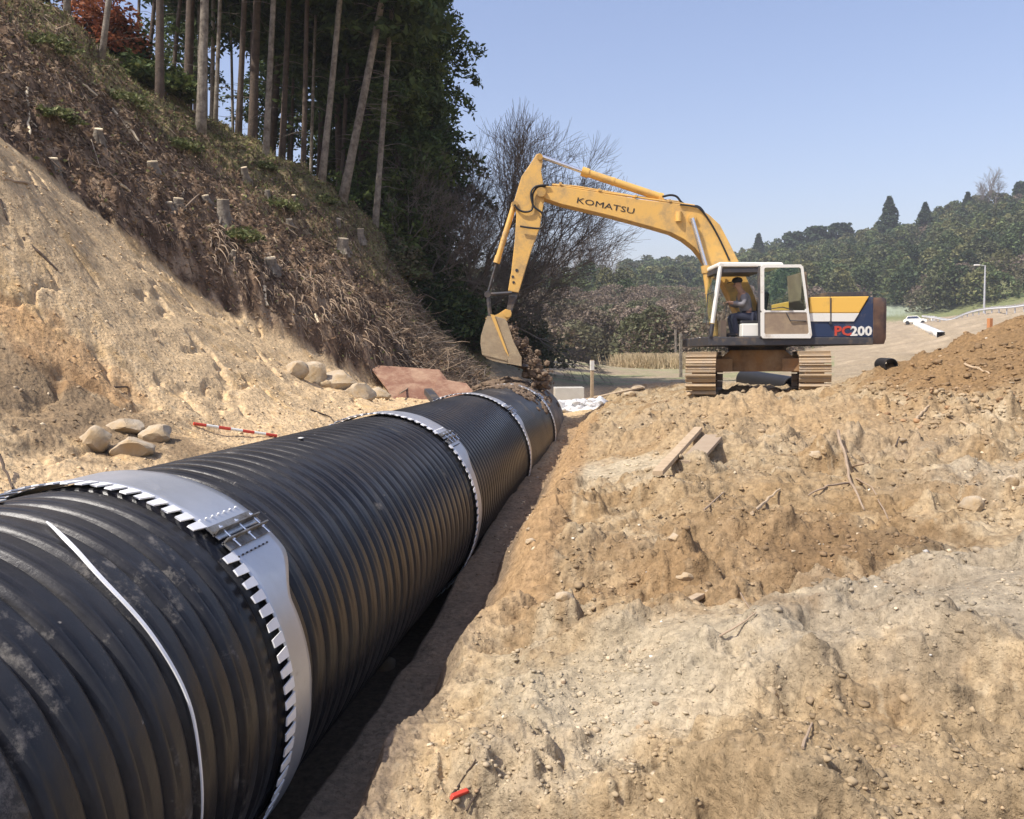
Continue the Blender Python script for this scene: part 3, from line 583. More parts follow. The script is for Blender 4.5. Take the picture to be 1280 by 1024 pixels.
mb = MB(); mb.tube([E3(962, 386.5, YC0 - .06), E3(978, 384, YC0 - .06), E3(991, 387.5, YC0 - .06)], .012, 6); mb.build('door_bar', m_dark, door)
# cab inside: seat, box, console
mb = MB(); x, z = EL(936, 404, -.85)
mb.box((x, -.85, z), (.50, .5, .10)); mb.box((x + .27, -.85, z + .33), (.12, .48, .62), Matrix.Rotation(.15, 3, 'Y')); EB(mb, 'seat', m_black, bevel=.04)
mb = MB(); x, z = EL(937, 413, -1.1); mb.box((x, -.95, z), (.40, .62, .27)); EB(mb, 'seat_box', m_white, bevel=.02)
mb = MB(); x, z = EL(903, 411, -1.1); mb.box((x, -1.08, z), (.13, .2, .34)); mb.tube([(x, -1.08, z + .15), (x + .03, -1.0, z + .42)], .010, 6); mb.tube([(x + .1, -.75, z), (x + .12, -.8, z + .5)], .010, 6); mb.tube([(x + .12, -.8, z + .5), (x + .12, -.8, z + .56)], .025, 8); EB(mb, 'control_console', m_brownp, bevel=.01)
mb = MB(); mb.tube([E3(906, 398, -.85), E3(909, 381, -.85)], .010, 6); mb.tube([E3(909, 381, -.85), E3(909, 378, -.85)], .028, 8); EB(mb, 'control_lever', m_dark)
# boom
BW = .21
BO = [(681.5, 232.5), (701, 233.2), (740, 239.2), (801, 249.3), (850, 255.2), (869, 259), (886, 268), (900, 281), (910, 300), (923, 326), (940, 362), (950, 388), (948, 398), (938, 402), (925, 398), (903, 352), (893, 343), (884, 331), (878.5, 322), (869, 310), (855, 299), (839, 290.7), (814.7, 283.6), (762, 269.4), (701, 255), (681.6, 248.3), (674, 243.5), (672, 238), (675, 233.5)]
boom = EB(prism_px(BO, -BW, BW), 'boom', m_yel, bevel=.012)
for yl in (-BW + .03, BW - .03): mb = MB(); mb.tube([E3(690, 231, yl), E3(760, 241.5, yl), E3(850, 254.5, yl), E3(868, 257, yl)], .022, 8); mb.build('oil_pipe', m_yel, boom)
mb = MB(); mb.tube([E3(690, 230.5, 0), E3(720, 233, 0), E3(790, 245, 0), E3(850, 252.5, 0)], .02, 8); mb.build('oil_pipe', m_yel, boom)
for u, v in ((700, 232), (748, 239.5), (793, 247.5), (835, 253)): x, z = EL(u, v, 0); mb = MB(); mb.box((x, 0, z), (.05, .46, .05)); mb.build('pipe_bracket', m_yel, boom)
for A_, B_, r_ in ((E3(848.6, 265, -BW - .02), E3(848.3, 277, -BW - .02), .07), (E3(865, 273, -BW - .05), E3(865, 273, BW + .05), .09), (E3(676.5, 240, -.3), E3(676.5, 240, .3), .10), (E3(827, 250, -.12), E3(827, 250, .12), .06)): mb = MB(); mb.tube([A_, B_], r_, 16); mb.build('pin_boss', m_yel, boom, smooth=True)
# lettering on the boom
def text_mesh(txt, size, sx, name, m, parent, M4, ex_=.003, off=.0):
    cu = bpy.data.curves.new('t', 'FONT'); cu.body = txt; cu.size = size; cu.extrude = ex_; cu.offset = off; cu.align_x = 'CENTER'; cu.align_y = 'CENTER'; cu.resolution_u = 2
    o = bpy.data.objects.new('t', cu); COL.objects.link(o); bpy.context.view_layer.update()
    me = bpy.data.meshes.new_from_object(o.evaluated_get(bpy.context.evaluated_depsgraph_get())); bpy.data.objects.remove(o)
    me.transform(Matrix.Diagonal((sx, 1, 1, 1))); me.transform(M4); me.materials.clear(); me.materials.append(m); me.name = name
    return link(name, me, parent)
def face_m(u, v, yl, ang):                     # text standing in the local xz plane, facing the camera
    x, z = EL(u, v, yl); return Matrix.Translation((x, yl, z)) @ Matrix.Rotation(ang, 4, 'Y') @ Matrix.Rotation(PI / 2, 4, 'X')
text_mesh('KOMATSU', .17, 1.62, 'lettering', m_black, boom, face_m(757, 257.5, -BW - .004, math.radians(11.5)), off=0)
hs = EB(MB(), 'side_lettering', m_white) if False else None
t1 = text_mesh('PC', .265, 1.12, 'side_lettering', m_red, ex, face_m(1053.6, 414.3, YF - .006, 0), off=.009); t1.location.z = -ZB
t2 = text_mesh('200', .265, 1.12, 'side_lettering', m_white, ex, face_m(1076.5, 414.5, YF - .006, 0), off=.009); t2.location.z = -ZB
# arm
AW = .17
AR = [(674.5, 191.5), (677.5, 194), (678.5, 202), (676.5, 214), (679.5, 231.5), (680.5, 249), (675, 284), (665.5, 309), (655, 343), (648.3, 366), (641.5, 365), (635, 363.5), (639.2, 339), (643.5, 300), (645.6, 268), (642.4, 252), (651.8, 221), (662.5, 205.5), (670.5, 193)]
arm = EB(prism_px(AR, -AW, AW), 'arm', m_yel, bevel=.012)
for u, v in ((674.8, 196), (643.5, 255)): mb = MB(); mb.tube([E3(u, v, -.21), E3(u, v, .21)], .065, 14); mb.build('pin_boss', m_yel, arm, smooth=True)
mb = MB(); mb.prism(ELp([(648.5, 365), (641, 364), (637, 364), (632.5, 392), (638, 395)], -.14), -.14, .14); mb.build('arm_tip', m_dark, arm, bevel=.01)
for u, v, rr_ in ((646, 338, .035), (641, 346, .03), (642, 353, .03)):
    mb = MB(); mb.tube([E3(u, v, -AW - .012), E3(u, v, -AW + .02)], rr_, 10); mb.build('grease_fitting', m_dark, arm)
def cylinder(name, A, B, C_, r1, r2, yl):
    mb = MB(); a, b, c_ = E3(*A, yl), E3(*B, yl), E3(*C_, yl); mb.tube([a, b], r1, 16); A3, B3 = Vector(a), Vector(b); d = (B3 - A3).normalized()
    mb.tube([B3 - d * .16, B3], r1 * 1.22, 16); mb.tube([A3 + d * .0, A3 + d * .08], r1 * 1.15, 16); mb.tube([A3 + d * .6 * (B3 - A3).length, A3 + d * (.6 * (B3 - A3).length + .04)], r1 * 1.1, 16)
    o = EB(mb, name, m_yel, smooth=True); q = MB(); q.tube([b, c_], r2, 12); q.build('rod', m_chrome if r2 > .028 else m_dark, o, smooth=True); return o
cylinder('arm_cylinder', (828, 247.5), (727, 214), (676, 195.5), .085, .048, 0)
cylinder('bucket_cylinder', (643.5, 254), (620.5, 329), (609.5, 368), .060, .027, 0)
for yl in (-.33, .33): cylinder('boom_cylinder', (894, 420), (882, 332), (865, 273), .085, .05, yl)
for yl in (-.2, .2):
    mb = MB(); mb.tube([E3(609.5, 368, yl), E3(640, 366, yl)], .035, 8); mb.tube([E3(609.5, 366, yl), E3(613, 397, yl)], .045, 8); mb.tube([E3(609.5, 368, yl - .05), E3(609.5, 368, yl + .05)], .075, 12); EB(mb, 'bucket_link', m_dark)
# hoses
def hose(L, parent, yl, r_=.022, nm='hose'):
    P = [Vector(E3(u, v, y_ if y_ is not None else yl)) for u, v, y_ in [(q + (None,))[:3] for q in L]]; Q = []
    for i in range(len(P) - 1):
        p0, p1, p2, p3 = P[max(i - 1, 0)], P[i], P[i + 1], P[min(i + 2, len(P) - 1)]
        for k in range(6):
            t = k / 6; Q.append(.5 * ((2 * p1) + (p2 - p0) * t + (2 * p0 - 5 * p1 + 4 * p2 - p3) * t * t + (3 * p1 - p0 - 3 * p2 + p3) * t ** 3))
    Q.append(P[-1]); mb = MB(); mb.tube(Q, r_, 8); mb.build(nm, m_black, parent, smooth=True)
hose([(682, 233), (672, 234), (666, 243), (666, 256), (664, 263), (656, 265), (648, 262), (643, 256)], arm, -AW - .05)
hose([(686, 231), (670, 233), (664, 240), (664.5, 250), (668, 259), (677, 266), (680.5, 276), (676, 285), (664, 285), (650, 283)], arm, -AW - .08)
hose([(828, 246), (838, 244), (846, 246), (852, 253), (861, 258), (872, 258), (880, 266), (893, 291), (905, 310), (917, 327)], boom, -.12, .024)
hose([(850, 256), (866, 258), (876, 262), (888, 278), (900, 300), (912, 326)], boom, -BW - .03, .02)
# bucket
BK = [(609, 395), (605, 407), (601.2, 420), (600.6, 430), (602.5, 442), (608, 448), (616, 451.5), (630, 454.5), (652, 457.5), (651.5, 446), (641.5, 426), (634.5, 404), (632, 399), (621, 396)]
mb = MB(); y0, y1 = -.50, .50
inner = ELp(BK, y0)
for yl in (y0, y1): mb.prism(inner, yl - .015 if yl < 0 else yl - .015, yl + .015)
shell = inner[0:9]                              # back and floor plate
cx = sum(a for a, b in inner) / len(inner); cz = sum(b for a, b in inner) / len(inner)
V = []; n = len(shell)
for yl in (y0 + .016, y1 - .016):
    for k in (1.0, .945): V += [(cx + (a - cx) * k, yl, cz + (b - cz) * k) for a, b in shell]
Fs = []
for i in range(n - 1): Fs += [(i, i + 1, 2 * n + i + 1, 2 * n + i), (n + i + 1, n + i, 3 * n + i, 3 * n + i + 1)]
Fs += [(0, 2 * n, 3 * n, n), (n - 1, 2 * n - 1, 4 * n - 1, 3 * n - 1)]; mb.add(V, Fs)
bk = EB(mb, 'bucket', m_bucket, bevel=.006)
mb = MB(); P1 = [(613, 393), (618, 394), (637, 447), (632, 440)]
mb.prism(ELp(P1, y0 - .02), y0 - .045, y0 - .016); mb.build('side_rib', m_yel, bk, bevel=.004)
mb = MB(); mb.prism(ELp([(602, 441), (634, 449), (634, 451.5), (603, 444)], y0), y0 - .032, y0 - .016); mb.prism(ELp([(634, 444), (640, 441), (652, 446), (652, 458), (636, 455)], y0), y0 - .04, y0 - .016); mb.build('wear_plate', m_bucket, bk, bevel=.004)
for yl in (-.17, .17):
    mb = MB(); mb.prism(ELp([(606, 398), (622, 393), (632, 386.5), (638.5, 388), (639.5, 395), (634, 401), (620, 400)], yl), yl - .02, yl + .02); mb.build('ear', m_yel, bk, bevel=.004)
mb = MB(); mb.tube([E3(634.5, 392, -.24), E3(634.5, 392, .24)], .085, 14); mb.build('pin', m_yel, bk)
for q in range(5):
    mb = MB(); yl = -.44 + q * .22; x, z = EL(653, 457, yl); mb.box((x + .03, yl, z - .0), (.20, .07, .05), Matrix.Rotation(.1, 3, 'Y')); mb.build('tooth', m_dark, bk, bevel=.01)

# operator
def skin_body(name, joints, edges, m, parent=None, loc=(0, 0, 0), sub=2, root=0):
    me = bpy.data.meshes.new(name); me.from_pydata([j[:3] for j in joints], edges, []); me.materials.append(m); o = link(name, me, parent); o.location = loc
    md = o.modifiers.new('skin', 'SKIN'); md.use_smooth_shade = True
    for i, j in enumerate(joints): me.skin_vertices[0].data[i].radius = (j[3], j[4] if len(j) > 4 else j[3])
    me.skin_vertices[0].data[root].use_root = True
    s = o.modifiers.new('sub', 'SUBSURF'); s.levels = sub; s.render_levels = sub; return o
YP = -.88
def W3(u, v, yl): x, z = EL(u, v, yl); q = EO + EX * x + EY * yl; return Vector((q[0], q[1], z))
per = empty('person', W3(932, 404, YP), PHI); tag(per, 'operator in dark cap, grey jacket and dark trousers seated at the cab controls', 'person')
o0 = W3(932, 404, YP)
def PL(u, v, dy=0): x, z = EL(u, v, YP); x0, z0 = EL(932, 404, YP); return (x - x0, dy, z - z0)
J = [PL(934, 396) + (.15, .13), PL(932.5, 386) + (.15, .12), PL(930, 374) + (.17, .13), PL(927.5, 367) + (.12, .10), PL(925.5, 363) + (.055, .055), PL(922, 357) + (.085, .085), PL(921, 351.5) + (.09, .09)]
E_ = [(0, 1), (1, 2), (2, 3), (3, 4), (4, 5), (5, 6)]
for sg in (-1, 1):
    b = len(J); J += [PL(934, 397, sg * .1) + (.095, .095), PL(914, 395, sg * .14) + (.07, .07), PL(917, 409, sg * .14) + (.052, .052), PL(918, 419, sg * .14) + (.045, .04), PL(908, 420, sg * .15) + (.04, .03)]
    E_ += [(0, b), (b, b + 1), (b + 1, b + 2), (b + 2, b + 3), (b + 3, b + 4)]
    b = len(J); J += [PL(928, 370, sg * .17) + (.07, .07), PL(926, 382, sg * .22) + (.052, .052), PL(913, 379, sg * .15) + (.037, .037), PL(909.5, 378.5, sg * .13) + (.035, .028)]
    E_ += [(2, b), (b, b + 1), (b + 1, b + 2), (b + 2, b + 3)]
    hb = b + 3
    for f_ in range(5):
        b = len(J); dx = PL(909.5, 378.5, sg * .13); off = (f_ - 2) * .016
        if f_ == 4: J += [(dx[0] + .01, dx[1] - sg * .03, dx[2] + .03, .009), (dx[0] - .02, dx[1] - sg * .035, dx[2] + .045, .008)]
        else: J += [(dx[0] - .05, dx[1] + off, dx[2] + .01, .009), (dx[0] - .075 + .004 * f_, dx[1] + off, dx[2] - .02, .008)]
        E_ += [(hb, b), (b, b + 1)]
body = skin_body('body', J, E_, m_skin, per)
# clothing shells follow the body
def shell_from(idx, grow, name, m):
    mp = {v: i for i, v in enumerate(idx)}; js = [tuple(J[v][:3]) + tuple(r_ + grow for r_ in (J[v][3:] if len(J[v]) > 4 else (J[v][3],) * 2)) for v in idx]
    es = [(mp[a], mp[b]) for a, b in E_ if a in mp and b in mp]; return skin_body(name, js, es, m, per)
sl = [0, 1, 2, 3]; tr_ = [0]
for k in (0, 1):
    b0 = 7 + k * (5 + 4 + 10); tr_ += [b0, b0 + 1, b0 + 2, b0 + 3]; sl += [b0 + 5, b0 + 6, b0 + 7]
shell_from(sl, .016, 'jacket', m_cloth); shell_from(tr_, .014, 'trousers', m_trou)
for sg in (-1, 1):
    mb = MB(); q = PL(913, 420.3, sg * .145); mb.blob((q[0], q[1], q[2] + .02), (.27, .10, .09), 3, 2, .02, cut=1); mb.build('boot', m_black, per, smooth=True)
q = PL(921, 352.5); mb = MB(); mb.blob((q[0] + .01, 0, q[2] + .03), (.23, .20, .15), 2, 2, .02, cut=1); mb.box((q[0] - .13, 0, q[2] - .005), (.12, .15, .015), Matrix.Rotation(-.25, 3, 'Y')); mb.build('cap', m_cap, per, smooth=True)
q = PL(916.6, 357); mb = MB(); mb.blob((q[0], 0, q[2] - .01), (.035, .03, .05), 1, 1, 0, cut=1)
for sg in (-1, 1): mb.blob((q[0] + .125, sg * .085, q[2] + .0), (.05, .02, .07), 1, 1, 0, cut=1)
mb.build('face', m_skin, per, smooth=True)
mb = MB()
for sg in (-1, 1): mb.blob((q[0] + .015, sg * .032, q[2] + .015), (.02, .022, .014), 1, 1, 0, cut=1)
mb.box((q[0] + .012, 0, q[2] - .055), (.02, .05, .01)); mb.build('eyes_and_mouth', m_black, per)

# falling soil
mb = MB(); R_ = random.Random(3)
pathc = [(636, 412, .9), (644, 428, 1.0), (655, 440, 1.0), (662, 452, 1.2), (668, 462, 1.3), (672, 472, 1.5), (676, 480, 1.4)]
base_i = W3(668, 470, 0)
for i in range(1500):
    k = R_.random() * (len(pathc) - 1.01); a, b = pathc[int(k)], pathc[int(k) + 1]; f = k - int(k)
    u = a[0] + (b[0] - a[0]) * f + R_.gauss(0, 4.4 * a[2]); v = a[1] + (b[1] - a[1]) * f + R_.gauss(0, 5.5); q = W3(u, v, R_.gauss(0, .17)); s_2 = R_.uniform(.015, .08) if R_.random() < .88 else R_.uniform(.12, .28)
    mb.blob(q - base_i, (s_2, s_2 * R_.uniform(.6, 1), s_2 * R_.uniform(.5, 1)), i, 1, .4)
o = mb.build('falling_soil', m_soil, loc=base_i); tag(o, 'dark brown soil tumbling from the excavator bucket onto the pipe', 'soil', kind='stuff')
mb = MB()
for i in range(260):
    a = math.radians(R_.gauss(78, 22)); y_ = R_.gauss(17.0, .5) if R_.random() < .5 else R_.gauss(18.6, .8); s_2 = R_.uniform(.04, .16); mb.blob((PX + math.cos(a) * 1.0, min(max(y_, 16.0), 20.2), PZ + math.sin(a) * 1.0), (s_2 * 1.4, s_2 * 1.4, s_2 * .6), i, 1, .4, Matrix.Rotation(-(a - PI / 2), 3, 'Y'))
for i in range(200):
    y_ = R_.uniform(18.3, 20.6); a = math.radians(R_.gauss(120, 40)); s_2 = R_.uniform(.1, .3); mb.blob((PX - .3 + math.cos(a) * 1.0, y_, PZ + math.sin(a) * 1.02), (s_2 * 1.4, s_2, s_2 * .7), i, 1, .4)
o = mb.build('spilled_soil', m_soil); tag(o, 'brown soil spilled over the top of the last pipe lengths', 'soil', kind='stuff')
# ------------------------------------------------------------------ foliage builders
def leaf_quads(Cn, size, elong=2.0, droop=0., rg=rng, flat=.0):
    n = len(Cn); a = rg.uniform(0, 2 * PI, n); e = rg.normal(0, .5, n) - droop
    d = np.stack([np.cos(a) * np.cos(e), np.sin(a) * np.cos(e), np.sin(e)], 1); q = rg.normal(0, 1, (n, 3)); q[:, 2] += flat
    s = np.cross(d, q); s /= np.linalg.norm(s, axis=1)[:, None] + 1e-9; sz = size * rg.uniform(.6, 1.4, n)
    A = d * (sz * elong / 2)[:, None]; B = s * (sz / 2)[:, None]
    V = np.stack([Cn - A, Cn + B * .9, Cn + A, Cn - B * .9], 1).reshape(-1, 3); return V, np.arange(4 * n).reshape(-1, 4)
def tubes_np(P0, P1, R0, R1, k=3):
    n = len(P0); d = P1 - P0; d /= np.linalg.norm(d, axis=1)[:, None] + 1e-9
    ref = np.where(np.abs(d[:, 2:3]) < .9, np.array([[0, 0, 1.]]), np.array([[1., 0, 0]])); a = np.cross(d, ref); a /= np.linalg.norm(a, axis=1)[:, None] + 1e-9; b = np.cross(a, d)
    V = []
    for P, R in ((P0, R0), (P1, R1)):
        for j in range(k): t = 2 * PI * j / k; V.append(P + (a * math.cos(t) + b * math.sin(t)) * R[:, None])
    V = np.stack(V, 1).reshape(-1, 3); o_ = np.arange(n)[:, None] * 2 * k; Fs = []
    for j in range(k): Fs.append(np.stack([o_[:, 0] + j, o_[:, 0] + (j + 1) % k, o_[:, 0] + k + (j + 1) % k, o_[:, 0] + k + j], 1))
    return V, np.concatenate(Fs)
def join(L):
    V = []; Fs = []; C = []; b = 0
    for t in L:
        V.append(t[0]); Fs.append(t[1] + b); b += len(t[0])
        if len(t) > 2: C.append(t[2])
    return np.concatenate(V), np.concatenate(Fs), (np.concatenate(C) if C else None)
def conifer_crown(seed, z0, z1, rad, n=5200, size=.17, tint=(1, 1, 1), irr=.35):
    rg = np.random.default_rng(seed); br = []; nb = int(26 * (z1 - z0)); P = []; S = []
    for i in range(nb):
        z = z0 + (z1 - z0) * rg.random() ** .9; f = (z1 - z) / (z1 - z0); a = rg.uniform(0, 2 * PI); lob = 1 + irr * math.sin(2 * a + seed + z * 1.3) * rg.uniform(.3, 1)
        Ln = rad * (f ** .7 * .92 + .10) * lob * rg.uniform(.65, 1.1)
        m = int(max(6, n / nb * Ln / rad * 1.6)); s = rg.random(m) ** .65; dr = .45 * s ** 1.8 * Ln
        w_ = rg.normal(0, .10 + .12 * Ln * (1 - s)[:, None] * .6, (m, 3)); x = np.stack([np.cos(a) * s * Ln, np.sin(a) * s * Ln, z + .25 * Ln * s - dr], 1) + w_; P.append(x); S.append(np.full(m, rg.uniform(0, 1)))
    P = np.concatenate(P); S = np.concatenate(S); V, Fs = leaf_quads(P, size, 2.2, .35, rg)
    c = np.array([.040, .066, .024])[None] * (1 - S[:, None]) + np.array([.085, .115, .036])[None] * S[:, None]; c = c * rg.uniform(.7, 1.35, (len(P), 1)) * np.array(tint)
    return mesh_np('crown', V, Fs, m_leaf), np.repeat(c, 4, 0)
def mk_crown(*a, **k):
    me, c = conifer_crown(*a, **k); vcol(me, c); return me
def trunk_mesh(h, r0, seed, m, lean=0, bend=.25, name='trunk', stubs=0):
    R_ = random.Random(seed); P = []; rs = []; n = 14; px = R_.uniform(0, 6)
    for i in range(n + 1):
        f = i / n; z = -.5 + (h + .5) * f; P.append((lean * f * h + bend * math.sin(f * 3 + px) * f * .6, bend * math.cos(f * 2.3 + px) * f * .5, z)); rs.append(r0 * (1 - .80 * f) * (1.35 if i == 0 else 1.12 if i == 1 else 1) + .01)
    mb = MB(); mb.tube(P, rs, 10); me = bpy.data.meshes.new(name); me.from_pydata(mb.v, [], mb.f); me.materials.append(m); me.polygons.foreach_set('use_smooth', [True] * len(me.polygons)); return me
def stubs_on(t, h0, h1, n, L, seed, lean=0):
    rg = np.random.default_rng(seed)
    for i in range(n):
        P0 = []; P1 = []; R0 = []; R1 = []; z = rg.uniform(h0, h1); a = rg.uniform(0, 2 * PI); l = L * rg.uniform(.4, 1.2); p0 = np.array([lean * z, 0, z]); r_ = rg.uniform(.008, .016)
        for s in range(3):
            d = np.array([math.cos(a), math.sin(a), -.18 * s + rg.uniform(-.1, .25)]) * l / 3; p1 = p0 + d; P0.append(p0); P1.append(p1); R0.append(r_ * (1 - s * .28)); R1.append(r_ * (1 - (s + 1) * .28))
            if s:
                a2 = a + rg.choice([-.8, .8]); q = p1 + np.array([math.cos(a2), math.sin(a2), -.1]) * l * .25; P0.append(p1); P1.append(q); R0.append(r_ * .4); R1.append(.003)
            p0 = p1; a += rg.uniform(-.25, .25)
        V, Fs = tubes_np(np.array(P0), np.array(P1), np.array(R0), np.array(R1), 4); link('dead_branch', mesh_np('dead_branch', V, Fs, m_twig), t)
CRH = [mk_crown(s, 5.6, 15.5, 1.9, 8000, .15) for s in (1, 2)]; CRM = [mk_crown(s, 4.6, 14.5, 1.6, 6500, .12, irr=.6) for s in (11, 12, 13)]; CRL = [mk_crown(s, 1.2, 14.5, 2.0, 30000, .095, tint=(1.25, 1.2, 1.0), irr=.6) for s in (21, 22)]
def tree(u, v, y, utop, wpx, label, crown, group='tall conifers standing along the top of the cleared hillside', m=m_bark, stubs=6, h=15.5, seed=0, z=None):
    if z is None: q = at(u, v, y); q[2] = Hs(q[0], q[1])
    else: q = np.array([*at(u, v, y)[:2], z])
    k = y / F; dx = (utop - u) / max(v, 20) ; t = empty('conifer_tree', q, rng.uniform(0, 0)); tag(t, label, 'tree', group)
    r0 = wpx * k / 2 * .92; link('trunk', trunk_mesh(h, r0, seed, m, lean=dx * .96), t)
    c_ = link('crown', crown, t); c_.rotation_euler = (0, dx * .9, 0); 
    if stubs: stubs_on(t, 1.2, 6.5, stubs * 4, .9, seed + 5, dx * .96)
    return t
T = [(85, 115, 19.2, 95, 8, 'pale trunked conifer, leftmost of the trees above the cleared slope', 0, m_bark), (125, 120, 18.4, 147, 7, 'slim leaning conifer in front of the rust-coloured shrub', 0, m_bark),
     (200, 170, 20.0, 208, 11, 'brown barked conifer just right of the rust-coloured shrub', 1, m_barkd), (250, 192, 20.4, 265, 12.5, 'thickest pale grey conifer trunk, standing forward on the slope', 0, m_bark),
     (230, 118, 25, 240, 13, 'dark thick trunk behind the thickest pale grey conifer', 1, m_barkd), (192, 108, 26, 198, 6, 'thin conifer behind the brown barked trunk', 0, m_barkd),
     (268, 175, 23, 280, 5, 'very thin conifer close right of the thickest pale trunk', 0, m_bark), (296, 175, 24, 309, 8, 'dark conifer second right of the thickest pale trunk', 1, m_barkd),
     (314, 182, 24.5, 328, 12, 'broad dark brown conifer in the middle of the shaded stand', 0, m_barkd), (330, 196, 22.6, 349, 8, 'grey-brown conifer on the grassy crest in the middle of the stand', 1, m_bark),
     (350, 196, 25.2, 368, 8, 'brown conifer behind the grassy crest, left of the leaning pair', 0, m_barkd), (378, 222, 24.6, 392, 6.5, 'slender brown conifer left of the pale leaning trunk', 1, m_barkd),
     (400, 236, 24.0, 433, 8.5, 'pale trunk leaning right, on the crest left of the steepest leaning trunk', 0, m_bark), (424, 248, 24.6, 484, 11, 'steepest leaning brown trunk with dead side branches', 1, m_bark),
     (466, 262, 25.3, 496, 8, 'last slim trunk on the crest, beside the hanging green foliage', 0, m_bark)]
for i, (u, v, y, ut, wp, lab, ck, m) in enumerate(T): tree(u, v, y, ut, wp, lab, CRH[ck], m=m, stubs=(7 if u > 410 else 2), seed=i * 3)
R_ = random.Random(6)
for i in range(16):
    u = 150 + 335 * (i + R_.random()) / 16; y = R_.uniform(25.5, 31); k_ = float(np.interp(u, [150, 250, 330, 400, 490], [128, 165, 195, 232, 290]))
    tree(u, k_, y, u + R_.uniform(2, 24), R_.uniform(3.5, 7), 'thin shaded conifer trunk among the front row of the stand', CRH[i % 2], 'thin conifers between the front trunks', R_.choice([m_bark, m_barkd]), 2, 15, 300 + i)
R_ = random.Random(5)
for i in range(15):                       # shaded interior of the stand
    u = 235 + (R_.random() ** .6) * 255; y = R_.uniform(27, 42); q = at(u, 200, y)
    tree(u, 170 + (u - 200) * .35, y, u + R_.uniform(0, 22), R_.uniform(7, 11), 'dark conifer deep in the shaded stand behind the crest', CRM[i % 3], 'dark conifers deep in the stand', m_barkd, 2 if i % 3 == 0 else 0, 14.5, 100 + i)
E_T = [(492, 340, 27.5, 'dense green conifer with foliage down to the ground at the edge of the stand', 1), (530, 360, 30, 'outermost dark green conifer at the right end of the stand', 0), (480, 330, 31, 'full green conifer behind the last slim trunk', 0), (512, 360, 33.5, 'tall green conifer behind the outermost pair of the stand', 1), (440, 320, 33, 'full dark conifer behind the steepest leaning trunk', 0)]
for i, (u, v, y, lab, ck) in enumerate(E_T): tree(u, v, y, u + 14, 9, lab, CRL[ck], 'leafy conifers at the right end of the stand', m_barkd, 5, 14.5, 200 + i)

def twig_tree(seed, h, spread, dirs, depth=6, r0=.11, twigs=2, bend=.25):
    rg = np.random.default_rng(seed); S0 = [[], [], [], []]; S1 = [[], [], [], []]
    def grow(p0, d, L, r_, dep):
        nseg = 4 if dep < 3 else 3
        for s in range(nseg):
            d2 = d + rg.normal(0, bend * .45, 3) + np.array([0, 0, .04]); d2 /= np.linalg.norm(d2); p1 = p0 + d2 * L / nseg; ra = r_ * (1 - .35 * s / nseg); rb = r_ * (1 - .35 * (s + 1) / nseg)
            T_ = S0 if dep < 2 else S1; T_[0].append(p0); T_[1].append(p1); T_[2].append(ra); T_[3].append(rb); p0 = p1; d = d2
            if dep < depth and s >= 1 and rg.random() < .85:
                a = rg.normal(0, 1, 3); a -= a @ d * d; a /= np.linalg.norm(a) + 1e-9; an = rg.uniform(.45, 1.0); nd = d * math.cos(an) + a * math.sin(an); grow(p0, nd, L * rg.uniform(.5, .75), r_ * .5, dep + 1)
        if dep < depth:
            for k in range(twigs):
                a = rg.normal(0, 1, 3); a -= a @ d * d; a /= np.linalg.norm(a) + 1e-9; an = rg.uniform(.2, .55); nd = d * math.cos(an) + a * math.sin(an); grow(p0, nd, L * rg.uniform(.62, .85), r_ * .6, dep + 1)
    for (d, k) in dirs:
        d = np.array(d, float); d /= np.linalg.norm(d); grow(np.zeros(3), d, h * k, r0 * k ** .5, 0)
    out = []
    for S, kk in ((S0, 6), (S1, 3)): out.append(tubes_np(np.array(S[0]), np.array(S[1]), np.maximum(np.array(S[2]), .004), np.maximum(np.array(S[3]), .0035), kk))
    return out
def bare_tree(pos, label, seed, h, dirs, group=None, mtw=m_twig, **kw):
    a, b = twig_tree(seed, h, 0, dirs, **kw); t = empty('bare_tree', pos); tag(t, label, 'tree', group); link('trunk', mesh_np('trunk', *a, mtw, smooth=True), t); link('branches', mesh_np('branches', *b, mtw), t); return t
def gp(u, y, v=450): q = at(u, v, y); q[2] = Hs(q[0], q[1]) - .1; return q
bare_tree(gp(556, 30), 'big leafless tree spreading right over the trench from the end of the conifer stand', 4, 2.6, [((1.0, 0, 1.1), 1), ((1.3, -.2, .8), 1), ((.6, .2, 1.3), .95), ((1.5, .1, .35), .75)], depth=5, r0=.07, twigs=3)
bare_tree(gp(500, 27.2), 'low bushy leafless tree at the foot of the stand, arching over the bank', 9, 1.5, [((.9, 0, .6), 1), ((.4, -.3, 1), 1), ((1.2, .3, .3), .8), ((-.3, 0, 1), .7)], depth=5, r0=.04, bend=.35)
bare_tree(gp(575, 31), 'slender leafless tree behind the excavator arm', 14, 1.7, [((.5, 0, 1.1), 1), ((1.0, .1, .9), .8)], depth=6, r0=.05)
for i, (u, y, hh, lab) in enumerate([(668, 170, 5.0, 'leftmost hazy bare tree on the skyline right of the bucket arm'), (690, 175, 4.6, 'second hazy bare tree on the skyline from the bucket arm'), (712, 180, 4.8, 'middle hazy bare tree under the boom, left of the tallest bare tree'), (736, 185, 6.2, 'tallest hazy bare tree on the skyline under the boom'), (758, 190, 4.0, 'rightmost hazy bare tree, where the green ridge begins')]):
    q = at(u, 385, y); q[2] = at(u, 376, y)[2]; bare_tree(q, lab, 30 + i, hh, [((.1, 0, 1), 1), ((-.5, 0, 1), .75), ((.5, .2, 1), .75)], 'bare trees on the far skyline', depth=4, r0=.22, bend=.2)
q = at(1236, 268, 300); bare_tree(q, 'pale bare tree on the skyline of the right hill', 41, 5.0, [((0, 0, 1), 1), ((-.6, 0, 1), .8), ((.6, 0, 1), .8)], 'bare trees on the far skyline', depth=4, r0=.25, bend=.2)

